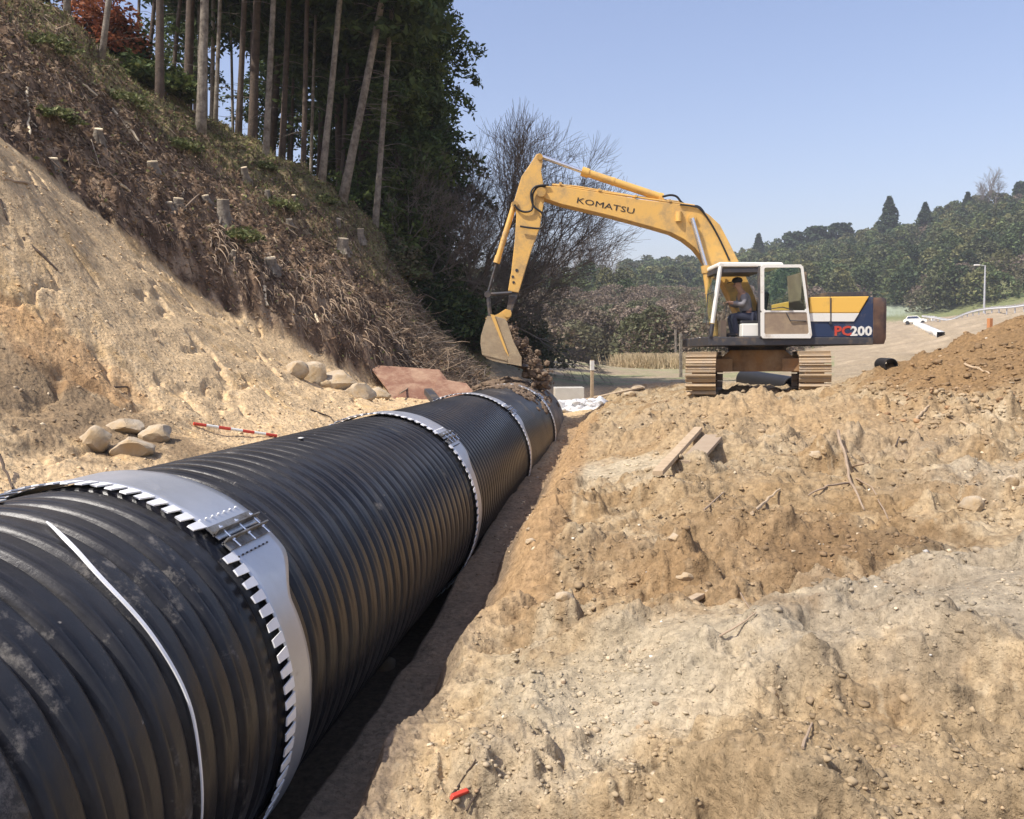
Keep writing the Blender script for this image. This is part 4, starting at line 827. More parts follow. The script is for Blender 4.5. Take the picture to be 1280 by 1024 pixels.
# shrubs by the stand
def shrub(pos, rad, hgt, n, size, cols, name, label, cat='shrub', group=None, twig=True, seed=0, kind=None):
    rg = np.random.default_rng(seed); d = rg.normal(0, 1, (n, 3)); d[:, 2] = np.abs(d[:, 2]); d /= np.linalg.norm(d, axis=1)[:, None]; k = rg.uniform(.3, 1, n) ** .5 * (1 + .3 * np.sin(d[:, 0] * 5 + seed) * np.cos(d[:, 2] * 6 + d[:, 1] * 4))
    P = d * k[:, None] * np.array([rad, rad, hgt]); V, Fs = leaf_quads(P, size, 1.9, .1, rg); c = np.array(cols)[rg.integers(0, len(cols), n)] * rg.uniform(.7, 1.3, (n, 1)); me = mesh_np('foliage', V, Fs, m_leaf); vcol(me, np.repeat(c, 4, 0))
    t = empty(name, pos); tag(t, label, cat, group, kind); link('foliage', me, t)
    if twig:
        m_ = 60; a = rg.uniform(0, 2 * PI, m_); e = rg.uniform(.3, 1.4, m_); P1 = np.stack([np.cos(a) * np.cos(e) * rad, np.sin(a) * np.cos(e) * rad, np.sin(e) * hgt], 1) * .95; V, Fs = tubes_np(P1 * 0, P1, np.full(m_, .012), np.full(m_, .004), 3); link('stems', mesh_np('stems', V, Fs, m_twig), t)
    return t
G1 = [(.05, .085, .03), (.08, .11, .035), (.035, .06, .025)]; G2 = [(.10, .13, .04), (.15, .17, .06), (.06, .09, .03)]; RB = [(.26, .085, .04), (.20, .07, .035), (.33, .13, .06)]
shrub(gp(138, 20.8), 1.0, 1.7, 3600, .075, RB, 'shrub', 'rust-red dead-leaved shrub between the slim leaning conifer and the brown trunk', seed=1)
shrub(gp(165, 21.6), .9, 1.2, 2600, .09, G1, 'shrub', 'dark green shrub right behind the rust-red shrub', seed=2)
shrub(gp(212, 21.5), 1.0, .8, 2400, .09, G2, 'shrub', 'low bright green shrub between the brown trunk and the thickest pale trunk', seed=3)
shrub(gp(176, 20.5), .7, .6, 1600, .08, G2, 'shrub', 'low green shrub at the foot of the rust-red shrub', seed=4)
shrub(gp(30, 20), 1.2, 1.1, 2500, .08, [(.12, .09, .05), (.09, .10, .04), (.16, .12, .07)], 'shrub', 'brownish bush at the top left edge of the cleared slope', seed=5)
shrub(gp(545, 27.5), 1.5, 2.0, 7000, .10, G1, 'shrub', 'dense dark green bush below the big leafless tree', seed=6)
shrub(gp(590, 30), 1.5, 1.9, 6000, .10, [(.07, .10, .04), (.10, .11, .05), (.13, .11, .07)], 'shrub', 'green-brown bush directly left of the excavator bucket', seed=7)
shrub(gp(500, 25.2), .9, 1.0, 2600, .08, [(.10, .12, .05), (.14, .12, .07)], 'shrub', 'small olive bush at the crumbling end of the crest', seed=8)
shrub(gp(638, 36), 2.2, 2.6, 7000, .12, [(.11, .12, .06), (.14, .12, .08), (.09, .10, .05)], 'shrub', 'olive bush behind the excavator bucket', seed=9)

R_ = random.Random(44)
wd_lab = ['weedy green clump left of the thickest conifer', 'weedy green clump just above the longest white pole', 'weedy clump right of the upright forked stick', 'green clump on the grassy crest below the middle trunks', 'green clump on the crest under the leaning trunks', 'low weeds between the small stumps', 'low weeds under the tallest stump', 'dull green clump near the top edge of the slope']
for i, (u, v) in enumerate([(225, 188), (155, 130), (70, 150), (330, 212), (405, 255), (350, 262), (300, 300), (60, 60)]):
    q = spot(u, v); shrub(q, R_.uniform(.35, .6), R_.uniform(.18, .32), 700, .05, [(.13, .15, .05), (.18, .18, .08), (.09, .11, .04)], 'weed_clump', wd_lab[i], 'weeds', 'weed clumps on the cleared slope', twig=False, seed=50 + i)
# ------------------------------------------------------------------ litter on the cleared slope
def hill_pts(n, rg, mask=None):
    th = rg.uniform(-.80, -.16, n * 3); lo_ = np.interp(th, _bth, _br); hi = np.interp(th, thc, rc) + 2.5; r = lo_ + (hi - lo_) * rg.random(n * 3) ** .8; x = r * np.sin(th); y = r * np.cos(th); k = hillmask(x, y) > .5; return x[k][:n], y[k][:n], th[k][:n], r[k][:n]
rg = np.random.default_rng(55)
x, y, th, r = hill_pts(30000, rg); km = (fbm(x * 1.1, y * 1.1, 600, 3) > -.12) | (rg.random(len(x)) < .25); x, y, th, r = x[km], y[km], th[km], r[km]; z = H(x, y); n = len(x); a = rg.uniform(0, 2 * PI, n); L = rg.uniform(.04, .26, n) * np.where(rg.random(n) < .07, 3.2, 1); e = rg.normal(0, .28, n)
sx_ = (H(x + .15, y) - H(x - .15, y)) / .3; sy_ = (H(x, y + .15) - H(x, y - .15)) / .3
D = np.stack([np.cos(a), np.sin(a), np.cos(a) * sx_ + np.sin(a) * sy_ + e], 1); D /= np.linalg.norm(D, axis=1)[:, None]; P0 = np.stack([x, y, z + .02], 1)
Rw = rg.uniform(.003, .0085, n) * (1 + L); V, Fs = tubes_np(P0 - D * L[:, None] / 2, P0 + D * L[:, None] / 2 + np.array([0, 0, .02]), Rw, Rw * .5, 3)
c = np.array([[.14, .10, .07], [.30, .22, .145], [.08, .055, .04], [.46, .37, .26], [.20, .14, .10]])[rg.choice(5, n, p=[.32, .24, .22, .07, .15])]; me = mesh_np('brushwood', V, Fs, m_pebble); vcol(me, np.repeat(c, 6, 0))
tag(link('brushwood', me), 'brown twigs and cut brushwood strewn over the cleared slope', 'brushwood', kind='stuff')
x, y, th, r = hill_pts(50000, rg); n = len(x); P = np.stack([x, y, H(x, y) + rg.uniform(0, .07, n)], 1); V, Fs = leaf_quads(P, .055, 1.5, 0, rg); top = sst(-3.4, .2, r - np.interp(th, thc, rc)) * sst(-.72, -.56, th); g = rg.random(n) < .05 + .5 * top
c = np.where(g[:, None], np.array([.17, .18, .065]) * rg.uniform(.6, 1.6, (n, 1)), np.array([.20, .14, .09]) * rg.uniform(.4, 1.7, (n, 1))); me = mesh_np('leaf_litter', V, Fs, m_leaf); vcol(me, np.repeat(c, 4, 0))
tag(link('leaf_litter', me), 'dead leaves and short grass covering the cleared slope', 'leaf litter', kind='stuff')
# grass along the crest
x, y, th, r = hill_pts(60000, rg); k = (r - np.interp(th, thc, rc) + 1.2 * pn(x, y, 9) > -3.0) & (th > -.66) & (rg.random(len(x)) < .6); x, y = x[k], y[k]; n = len(x); z = H(x, y); a = rg.uniform(0, 2 * PI, n); hgt = rg.uniform(.06, .17, n); ln = rg.uniform(.0, .10, (n, 2))
b0 = np.stack([x, y, z - .01], 1); s = np.stack([np.cos(a), np.sin(a), 0 * a], 1) * .007; tip = b0 + np.stack([ln[:, 0] * np.cos(a * 3), ln[:, 1] * np.sin(a * 2), hgt], 1)
V = np.stack([b0 - s, b0 + s, tip + s * .2, tip - s * .2], 1).reshape(-1, 3); c = np.array([[.20, .21, .07], [.30, .27, .13], [.13, .16, .05]])[rg.integers(0, 3, n)] * rg.uniform(.7, 1.2, (n, 1)); me = mesh_np('grass', V, np.arange(4 * n).reshape(-1, 4), m_leaf); vcol(me, np.repeat(c, 4, 0))
tag(link('grass', me), 'thin yellow-green grass along the crest in front of the conifers', 'grass', kind='stuff')
# hanging roots over the steep cut
def curve_pts(p0, d0, L, n, R_, grav=-.25, wob=.25):
    P = [Vector(p0)]; d = Vector(d0).normalized()
    for i in range(n): d = (d + Vector((R_.uniform(-wob, wob), R_.uniform(-wob, wob), grav + R_.uniform(-wob, wob) * .5))).normalized(); P.append(P[-1] + d * L / n)
    return P
mb = MB(); R_ = random.Random(8)
for i in range(700):
    th_ = R_.uniform(-.47, -.25); rb_ = float(np.interp(th_, _bth, _br)); r_ = rb_ + R_.uniform(.35, 2.1); x_, y_ = r_ * math.sin(th_), r_ * math.cos(th_); nrm = slope_n(x_, y_, .3); z_ = Hs(x_, y_)
    d = Vector((nrm.x * .8 + R_.uniform(-.4, .4), nrm.y * .8 - .3, .1)); r0 = R_.choice([.006, .008, .012, .018]); P = curve_pts((x_, y_, z_ + R_.uniform(-.02, .08)), d, R_.uniform(.10, .46), 5, R_, -.32, .4); mb.tube(P, [r0 * (1 - .13 * k) for k in range(6)], 4)
mb.mi = [1 if (i_ // 22) % 5 > 2 else 0 for i_ in range(len(mb.f))]; o = mb.build('hanging_roots', [m_twigp, m_barkd], smooth=True); tag(o, 'tangle of pale and brown roots hanging from the steep cut above the sand', 'roots', kind='stuff')
def tubething(name, L, r_, m, label, cat, group=None, lift=.02, n=7, j=.0):
    pts = []
    for (u, v, *rest) in L:
        q = spot(u, v); pts.append(Vector((q[0], q[1], q[2] + lift + (rest[0] if rest else 0))))
    c0 = pts[0].copy(); Q = []
    for i in range(len(pts) - 1):
        for k in range(4): Q.append(pts[i].lerp(pts[i + 1], k / 4) - c0 + Vector((random.uniform(-j, j), random.uniform(-j, j), random.uniform(-j, j))))
    Q.append(pts[-1] - c0); mb = MB(); mb.tube(Q, [r_ * (1 - .45 * i / len(Q)) * random.uniform(.92, 1.08) for i in range(len(Q))], n); o = mb.build(name, m, smooth=True, loc=c0); return tag(o, label, cat, group)
G = 'sticks and roots lying about the site'
for L, r_, m, lab, cat in [
    ([(367, 376), (366, 400), (372, 422)], .028, m_twigp, 'pale upright root in the cut, left of the curved root', 'root'), ([(374, 392), (378, 408), (392, 420)], .022, m_twigp, 'pale root curving right in the middle of the cut', 'root'),
    ([(412, 375), (418, 400), (415, 425)], .028, m_twigp, 'long pale root at the right side of the cut', 'root'), ([(394, 396), (398, 405)], .035, m_cut, 'short broken root end with a pale yellow break', 'root'), ([(330, 360), (334, 384)], .05, m_cut, 'thick split root below the stump in the cut', 'root'),
    ([(33, 112), (36, 148), (37, 184)], .030, m_cut, 'upright forked white stick above the sand edge at the far left', 'stick'), ([(36, 150), (46, 160)], .014, m_cut, 'short white side stick beside the upright forked stick', 'stick'),
    ([(88, 94), (108, 110), (128, 126)], .028, m_cut, 'pale pole lying at the foot of the slim leaning conifer', 'pole'), ([(140, 138), (160, 160), (182, 188)], .032, m_cut, 'longest white pole lying on the upper cleared slope', 'pole'),
    ([(150, 232), (163, 241)], .028, m_cut, 'short white cut stick in the middle of the slope', 'stick'), ([(338, 274), (380, 290), (424, 312)], .025, m_wood, 'long tan pole lying towards the crest stump', 'pole'), ([(228, 264), (250, 243)], .02, m_twigp, 'grey stick leaning beside the pair of stumps', 'stick'),
    ([(508, 388), (530, 384), (556, 382)], .025, m_twigp, 'pale branch sticking out at the crumbling end of the slope', 'branch'), ([(500, 500, .1), (522, 492, .25), (545, 470, .3)], .02, m_twigp, 'thin branch in the brush heap behind the steel plate', 'branch'), ([(560, 470), (590, 462)], .03, m_cut, 'pale broken branch above the steel plate', 'branch'),
    ([(28, 299), (48, 318), (72, 340)], .022, m_barkd, 'dark stick lying on the sand slope', 'stick'), ([(0, 252), (9, 278)], .018, m_barkd, 'dark stick at the left edge on the sand slope', 'stick'), ([(4, 226), (30, 230), (60, 240)], .018, m_twigp, 'pale brown stick high on the sand slope', 'stick'),
    ([(0, 585, .08), (8, 600, .03), (16, 614)], .012, m_barkd, 'dark twig beside the nearest band at the left edge', 'twig'), ([(388, 514), (412, 522), (418, 530)], .012, m_barkd, 'dark forked twig on the sand left of the second band', 'twig'), ([(125, 488), (160, 486)], .014, m_barkd, 'short dark twig above the left boulders', 'twig'),
    ([(1047, 558, .16), (1056, 582, .08), (1064, 608)], .020, m_twigp, 'pale upright root above the dark patch of the right bank', 'root'), ([(1064, 606), (1080, 640)], .012, m_twigp, 'thin pale root running down the dark patch', 'root'), ([(1062, 606), (1035, 610), (1010, 622)], .012, m_twigp, 'thin root trailing left on the right bank', 'root'), ([(1066, 586), (1086, 580)], .012, m_twigp, 'short pale root stub on the right bank', 'root'), ([(1070, 600), (1090, 612), (1110, 652)], .009, m_twigp, 'fine root trailing right on the right bank', 'root'),
    ([(940, 646), (957, 630), (975, 614)], .016, m_wood, 'pale wooden sliver on the brown part of the bank', 'stick'), ([(925, 745), (942, 772)], .006, m_twigp, 'thin straw below the white stone', 'straw'), ([(900, 800), (930, 782), (945, 770)], .006, m_twigp, 'fine straw right of the pale mud', 'straw'),
    ([(1205, 457), (1222, 462), (1237, 469)], .022, m_wood, 'pale stick on the brown soil heap', 'stick'), ([(1143, 528), (1152, 518), (1161, 509)], .022, m_wood, 'pinkish wood splinter at the foot of the soil heap', 'stick'), ([(1200, 528), (1240, 545)], .015, m_wood, 'pale splinter below the soil heap', 'stick'),
    ([(558, 1010), (575, 985), (595, 955)], .007, m_barkd, 'thin dark twig beside the red scrap at the bottom edge', 'twig'), ([(584, 1020), (592, 1004), (602, 988)], .006, m_barkd, 'second dark twig, right of the red scrap', 'twig'), ([(880, 640), (905, 618)], .010, m_twigp, 'small grey twig near the middle of the bank', 'twig'), ([(1120, 560), (1124, 548)], .012, m_barkd, 'tiny dark twig on the flat pale ground', 'twig'),
    ([(1003, 940), (1015, 910)], .007, m_twigp, 'short straw in the lower right foreground', 'straw')]:
    tubething(cat, L, r_, m, lab, cat, G, j=r_ * .5)
# brush heap at the end of the slope
mb = MB(); R_ = random.Random(31)
for i in range(1500):
    u, v = R_.uniform(486, 612), R_.uniform(425, 489); q = at(u, 470, R_.uniform(19.0, 24)); z_ = Hs(q[0], q[1]); z_ += abs(R_.gauss(0, .28)) * (1 - abs(u - 548) / 90); a = R_.uniform(0, 6.3); L_ = R_.uniform(.15, .9); r0 = R_.choice([.004, .005, .007, .012]); d = Vector((math.cos(a), math.sin(a), R_.gauss(0, .45))).normalized()
    P = [Vector((q[0], q[1], z_)) + d * L_ * (k / 3 - .3) + Vector((R_.gauss(0, .02), R_.gauss(0, .02), R_.gauss(0, .02))) for k in range(4)]; mb.cur = R_.choice([0, 1, 1, 2]); mb.tube(P, [r0, r0 * .9, r0 * .7, r0 * .3], 4)
o = mb.build('brush_heap', [m_twigp, m_barkd, m_twig]); tag(o, 'heap of cut branches and twigs between the slope end and the bucket', 'brushwood', kind='stuff')
# red scrap
q0, q1 = spot(560, 1006), spot(588, 990); mb = MB(); mb.prism([(-.05, -.006), (.05, -.008), (.044, .008), (-.035, .011)], -.012, .012); o = mb.build('red_scrap', m_red, bevel=.004, loc=((q0 + q1) / 2 + np.array([0, 0, .02]))); o.rotation_euler = (.2, -.1, math.atan2(q1[1] - q0[1], q1[0] - q0[0])); tag(o, 'small red plastic scrap at the bottom edge beside two twigs', 'scrap')
# planks on the bank
def plank(L, wdt, thk, m, label, name='plank', cat='plank', lift=.02):
    a, b = [Vector(spot(u, v)) for u, v in L]; d = b - a; mb = MB(); R = Matrix.Rotation(math.atan2(d.y, d.x), 3, 'Z') @ Matrix.Rotation(-math.asin(d.z / d.length), 3, 'Y'); mb.box((0, 0, 0), (d.length, wdt, thk), R); o = mb.build(name, m, bevel=.005, loc=(a + b) / 2 + Vector((0, 0, lift))); return tag(o, label, cat)
plank([(873, 541), (822, 598)], .10, .05, m_wood, 'long pale plank lying on the bank below the tracks', lift=.05)
plank([(893, 545), (862, 578)], .22, .04, mat('mud_caked_wood', (.36, .28, .19), .9, col2=(.28, .2, .13), nscale=5), 'wide mud-caked board beside the long pale plank', lift=.0)
plank([(889, 734), (852, 752)], .055, .03, m_wood, 'short pale wood offcut right of the white stone', 'offcut', 'wood piece', -.02)
plank([(802, 487), (712, 507)], .16, .05, m_wood, 'dark-edged plank lying by the sandbags', lift=.06)
# stumps
R_ = random.Random(12)
for i, (u, v, rad, hgt, lab) in enumerate([(280, 272, .13, .42, 'tallest pale-topped stump in the middle of the slope'), (339, 333, .13, .22, 'stump on the brow of the root-hung cut'), (428, 310, .15, .30, 'wide grey stump near the right end of the slope'), (308, 222, .085, .30, 'thin upright stump below the thickest conifer'), (334, 242, .07, .14, 'small stump up-slope of the long tan pole'),
        (362, 279, .08, .15, 'small stump beside the long tan pole'), (422, 276, .07, .12, 'small stump just below the grassy crest'), (258, 250, .08, .14, 'small round stump right of the pair'), (222, 257, .10, .18, 'right stump of the close pair'), (212, 259, .07, .13, 'left stump of the close pair'), (192, 212, .11, .20, 'bright stump in the upper middle of the slope'),
        (123, 170, .08, .16, 'stump below the slim leaning conifer'), (367, 246, .06, .10, 'tiny stump close under the grassy crest'), (451, 297, .10, .30, 'split stump with a torn pale side at the end of the crest'), (291, 318, .05, .12, 'tiny stump halfway between the tallest stump and the cut'), (66, 205, .08, .12, 'yellow-topped stump close to the sand edge')]):
    q = spot(u, v + 3); mb = MB(); k = 12; P = []; 
    mb.tube([(0, 0, -.15), (0, 0, .02), (0, 0, hgt * .5), (0.01, 0, hgt)], [rad * 1.7, rad * 1.25, rad, rad * .95], k)
    for j in range(4): a = j * 1.6 + R_.random(); mb.tube([(math.cos(a) * rad * .6, math.sin(a) * rad * .6, .08), (math.cos(a) * rad * 1.8, math.sin(a) * rad * 1.8, -.08)], [rad * .4, rad * .2], 6)
    o = mb.build('tree_stump', m_bark, smooth=True, loc=q); o.rotation_euler = (R_.uniform(.15, .42), R_.uniform(-.12, .12) + .1, R_.uniform(-.4, .4)); tag(o, lab, 'stump', 'stumps on the cleared slope')
    mb = MB(); mb.tube([(0.01, 0, hgt - .01), (.01, 0, hgt + .012)], [rad * .93, rad * .9], k); mb.build('cut_face', m_cut, o)
# boulders
def boulder(u, v, wpx, hpx, label, seed, group, m=m_stone):
    q = spot(u, v + hpx * .45); k = float((q - CAM) @ M[:, 2]) / F; d = (wpx * k * 1.15, wpx * k * .9, hpx * k * 1.25); mb = MB(); mb.blob((0, 0, 0), d, seed, 3, .12, Matrix.Rotation(PHI + .1 * seed % .5, 3, 'Z')); o = mb.build('boulder', m, smooth=True, sharp=24, loc=(q[0], q[1] + wpx * k * .25, q[2] + d[2] * .22)); return tag(o, label, 'boulder', group)
g1 = 'pale boulders at the foot of the sand slope'
for a in [(366, 459, 30, 22, 'leftmost pale boulder of the row beside the pipe', 1), (391, 464, 34, 33, 'tall rounded boulder second in the row beside the pipe', 2), (420, 474, 50, 26, 'long boulder in the middle of the row beside the pipe', 3), (446, 488, 40, 22, 'flat boulder leaning on the long one', 4), (472, 491, 28, 16, 'smallest boulder at the right end of the row', 5), (405, 478, 22, 12, 'small stone wedged below the tall rounded boulder', 16)]: boulder(*a, g1)
for a in [(113, 544, 40, 30, 'left boulder of the cluster above the nearest band', 6), (147, 532, 46, 18, 'flat back slab of the cluster above the nearest band', 7), (190, 541, 42, 23, 'rightmost boulder of the cluster above the nearest band', 8), (157, 557, 50, 24, 'front boulder of the cluster above the nearest band', 9)]: boulder(*a, 'boulders above the nearest band')
for a in [(857, 718, 22, 14, 'clean white stone in the middle of the right bank', 10), (1215, 628, 30, 22, 'grey stone half buried near the right edge', 11), (662, 676, 13, 8, 'pale stone on the orange trench wall', 12), (661, 662, 8, 5, 'smaller pale stone above it on the trench wall', 13), (843, 672, 16, 12, 'cream stone upslope of the clean white stone', 14), (1022, 568, 22, 9, 'white chip of rock by the machine platform', 15), (705, 745, 22, 12, 'flat yellowish stone on the rim of the trench', 17), (478, 830, 26, 20, 'grey stone in the shade at the bottom of the trench', 18), (1265, 600, 22, 14, 'light stone at the right edge above the grey mound', 19), (787, 492, 14, 8, 'white rubble piece left of the soil hump', 20), (797, 484, 16, 6, 'long white rubble piece near the field', 21)]: boulder(*a[:6], 'loose stones on the bank')
# rusted plates
def plate(P, thk, m, name, label, cat='steel plate'):
    P = [Vector(q) for q in P]; nrm = (P[1] - P[0]).cross(P[2] - P[0]).normalized(); c0 = sum(P, Vector()) / len(P); n = len(P); mb = MB(); mb.add([q - c0 for q in P] + [q - c0 + nrm * thk for q in P], [list(range(n)), list(range(2 * n - 1, n - 1, -1))] + [(i, (i + 1) % n, n + (i + 1) % n, n + i) for i in range(n)]); o = mb.build(name, m, loc=c0); return tag(o, label, cat)
plate([at(461, 456, 17.9), at(505, 459, 18.0), at(549, 462, 18.1), at(560, 476, 17.8), at(566, 508, 16.7), at(500, 515, 15.9), at(484, 486, 16.9)], .025, m_rust, 'steel_plate', 'large rusty steel plate leaning behind the pipe')
plate([at(546, 473, 17.6), at(583, 479, 17.7), at(600, 500, 17.0), at(560, 512, 16.3), at(538, 504, 16.5)], .03, m_rust, 'steel_plate', 'smaller rusty steel plate overlapping the large one beside the third band')
mb = MB(); a, b = Vector(at(535, 489, 16.4)), Vector(at(546, 503, 15.9)); mb.box((0, 0, 0), ((b - a).length, .16, .12), Matrix.Rotation(math.atan2((b - a).y, (b - a).x), 3, 'Z') @ Matrix.Rotation(-math.asin((b - a).z / (b - a).length), 3, 'Y')); o = mb.build('steel_bar', m_dark, bevel=.01, loc=(a + b) / 2); tag(o, 'short black steel bar resting on the rusty plates', 'steel bar')
# ranging rod
a, b = Vector(spot(242, 533)), Vector(spot(346, 548)); a.z += .03; b.z += .03; mb = MB(); d = (b - a)
rod = empty('survey_pole', a); tag(rod, 'red and white striped survey pole lying on the sand beside the pipe', 'survey pole')
for k in range(7):
    mb = MB(); mb.tube([d * (k / 7), d * ((k + 1) / 7)], .018, 10); mb.build('red_section' if k % 2 == 0 else 'white_section', m_red if k % 2 == 0 else m_white, rod, smooth=True)
# concrete block, sandbags, stakes
def box_on(u, v, y, d, m, name, label, cat, rz=PHI, bevel=.01):
    q = at(u, v, y); mb = MB(); mb.box((0, 0, d[2] / 2), d); o = mb.build(name, m, bevel=bevel, loc=(q[0], q[1], q[2])); o.rotation_euler = (0, 0, rz); return tag(o, label, cat)
box_on(711, 513, 23.0, (.78, .7, .62), m_concrete, 'concrete_block', 'pale concrete block behind the far end of the pipe', 'concrete block', bevel=.015)
labs = ['leftmost', 'second left', 'middle', 'second right', 'rightmost']
R_ = random.Random(77)
for row, (v0, n_, us, nm) in enumerate([(515, 4, 712, 'bottom'), (506, 5, 704, 'top')]):
    for k in range(n_):
        u = us + k * 11.5; q = at(u + R_.uniform(-2, 2), v0 + R_.uniform(-1.5, 1.5), 21.6 + row * .15); mb = MB(); mb.blob((0, 0, 0), (.42, .5, .30), 40 + row * 9 + k, 3, .45, Matrix.Rotation(R_.uniform(-.5, .5), 3, 'Z'), cut=1); o = mb.build('sandbag', m_bag, smooth=True, loc=q); tag(o, f'{labs[k]} white sandbag of the {nm} row by the pipe end', 'sandbag', 'white sandbags stacked by the pipe end')
mb = MB(); 
def stake(u, v0, v1, y, wd, m, name, label, cat, cap=None):
    a, b = Vector(at(u, v1, y)), Vector(at(u, v0, y)); mb = MB(); mb.box(((0, 0, (b.z - a.z) / 2 - .1)), (wd, wd, b.z - a.z + .2)); o = mb.build(name, m, loc=a, bevel=.004); o.rotation_euler = (random.uniform(-.02, .02), random.uniform(-.02, .02), .4); tag(o, label, cat)
    if cap: mb = MB(); mb.box((0, 0, b.z - a.z - .02 - cap / 2), (wd * 1.25, wd * 1.25, cap)); mb.build('painted_top', m_white, o)
    return o
stake(740, 450, 512, 23.5, .075, m_wood, 'wooden_stake', 'wooden stake with a white painted top beside the concrete block', 'stake', .26)
stake(851, 417, 468, 42, .12, m_bark, 'wooden_post', 'dark post standing in the field left of the machine', 'post')
stake(845, 412, 458, 75, .14, m_bark, 'wooden_post', 'thinner grey post farther behind the dark post', 'post')
stake(1237, 398, 416, 17.2, .07, mat('orange_stake', (.50, .22, .09), .8), 'survey_stake', 'orange survey stake on top of the brown soil heap', 'stake')
# black pipes behind the machine
def bpipe(u0, v0, u1, v1, y0, y1, r_, label):
    a, b = Vector(at(u0, v0, y0)), Vector(at(u1, v1, y1)); mb = MB(); n = 26; d = (b - a); ref = Vector((0, 0, 1)); s = d.cross(ref).normalized(); t = s.cross(d).normalized(); V = []; m_ = 24
    prof = [(i / n, r_ * (1 + .03 * math.sin(i * PI))) for i in range(n + 1)]
    rings = [(f, r_ * (1.0 if i % 2 else .95)) for i, (f, _) in enumerate(prof)] + [(1, r_ * .86), (0, r_ * .86)]
    for f, R0_ in rings: V += [d * f + (s * math.cos(2 * PI * k / m_) + t * math.sin(2 * PI * k / m_)) * R0_ for k in range(m_)]
    k_ = len(rings); mb.add(V, [(i * m_ + j, i * m_ + (j + 1) % m_, ((i + 1) % k_) * m_ + (j + 1) % m_, ((i + 1) % k_) * m_ + j) for i in range(k_) for j in range(m_)]); o = mb.build('black_pipe', m_black, smooth=True, loc=a); tag(o, label, 'pipe')
bpipe(930, 474, 990, 484, 24.5, 22.6, .27, 'short black pipe lying behind the excavator tracks')
_s = spot(1108, 455); bpipe(1101, 455.5, 1114, 456.5, _s[1] + .5, _s[1] - .2, .13, 'half-buried black pipe end in the grey ground right of the machine')
# road furniture
def lamp(u, v0, v1, y, arm, label):
    a, b = Vector(at(u, v1, y)), Vector(at(u, v0, y)); h = b.z - a.z; t = empty('street_lamp', a, PHI); tag(t, label, 'street lamp', 'street lamps along the raised road'); mb = MB(); mb.tube([(0, 0, -1), (0, 0, h * .5), (0, 0, h)], [h * .016 + .05, h * .013 + .04, h * .01 + .03], 10); mb.build('pole', m_galv2, t, smooth=True)
    mb = MB(); mb.tube([(0, 0, h - .05), (-arm, 0, h + .1)], .06, 8); mb.build('arm', m_galv2, t); mb = MB(); mb.box((-arm - .35, 0, h + .08), (.9, .35, .22)); mb.build('lamp_head', m_white, t, bevel=.05)
m_galv2 = mat('grey_steel', (.46, .47, .48), .5, metal=.3)
lamp(1230, 332, 393, 150, 1.0, 'grey street lamp standing beyond the road rail on the right'); lamp(1092, 354, 392, 225, 1.0, 'farther street lamp showing just above the counterweight')
# guard rail
ra, rb = Vector(at(1152, 411, 168)), Vector(at(1290, 382.5, 94)); rb2 = rb + (rb - ra) * .35; t = empty('guard_rail', ra); tag(t, 'long pale guard rail running up the raised road to the right edge', 'guard rail'); d = rb2 - ra; s = Vector((d.y, -d.x, 0)).normalized(); cs = []
for k in range(28):
    q_ = ra + d * (k / 27); cs.append(Vector((q_.x, q_.y, max(q_.z, Hs(q_.x, q_.y) + .75))) - ra)
for _ in range(3): cs = [cs[0]] + [Vector((cs[k].x, cs[k].y, (cs[k - 1].z + cs[k].z + cs[k + 1].z) / 3)) for k in range(1, 27)] + [cs[-1]]
pr6 = [(.05, .16), (-.02, .05), (.05, -.06), (-.02, -.17), (-.08, -.17), (-.08, .18)]; mb = MB()
mb.add([c_ + s * a_ + Vector((0, 0, b_)) for c_ in cs for a_, b_ in pr6], [(k * 6 + i_, k * 6 + (i_ + 1) % 6, k * 6 + 6 + (i_ + 1) % 6, k * 6 + 6 + i_) for k in range(27) for i_ in range(6)] + [(5, 4, 3, 2, 1, 0), tuple(27 * 6 + i_ for i_ in range(6))]); mb.build('beam', mat('pale_rail', (.66, .67, .67), .5), t)
for k in range(28): mb = MB(); c_ = cs[k] - s * .16; mb.tube([c_ + Vector((0, 0, -2.2)), c_ + Vector((0, 0, .22))], .07, 8); mb.build('post', m_galv2, t)
q = spot(1141, 405); q2 = spot(1177, 421); 
VV = []
for k in range(17):
    f = k / 16
    for (ua, va, ub, vb) in ((1139, 404.5, 1171, 422.5), (1148, 404.0, 1181, 419.5)): q_ = spot(ua + (ub - ua) * f, va + (vb - va) * f); VV.append(q_ + np.array([0, 0, .28]))
VV = np.array(VV); VV[:, 2] = np.maximum.accumulate(VV[::-1, 2])[::-1]; V2 = VV - np.array([0, 0, .6]); V_ = np.vstack([VV, V2]); n34 = len(VV); Fq_ = []
for k in range(16): a_ = 2 * k; Fq_ += [(a_, a_ + 1, a_ + 3, a_ + 2), (n34 + a_ + 2, n34 + a_ + 3, n34 + a_ + 1, n34 + a_), (a_, a_ + 2, n34 + a_ + 2, n34 + a_), (a_ + 3, a_ + 1, n34 + a_ + 1, n34 + a_ + 3)]
tag(link('white_edging', mesh_np('white_edging', V_, Fq_, m_white)), 'white edging strip running down the embankment from the car', 'edging strip')
stake(1166, 395, 404, 160, .45, m_white, 'marker_post', 'short white marker post beside the car on the raised road', 'post')
plate([at(842, 413, 95), at(848, 412, 95), at(890, 427, 80), at(889, 430, 80)], .12, m_white, 'white_rail', 'upper white rail sloping down behind the cab', 'rail')
plate([at(846, 433, 96), at(846, 431, 96), at(889, 426.5, 80), at(889, 429.5, 80)], .12, m_white, 'white_rail', 'lower white rail running level behind the cab', 'rail')
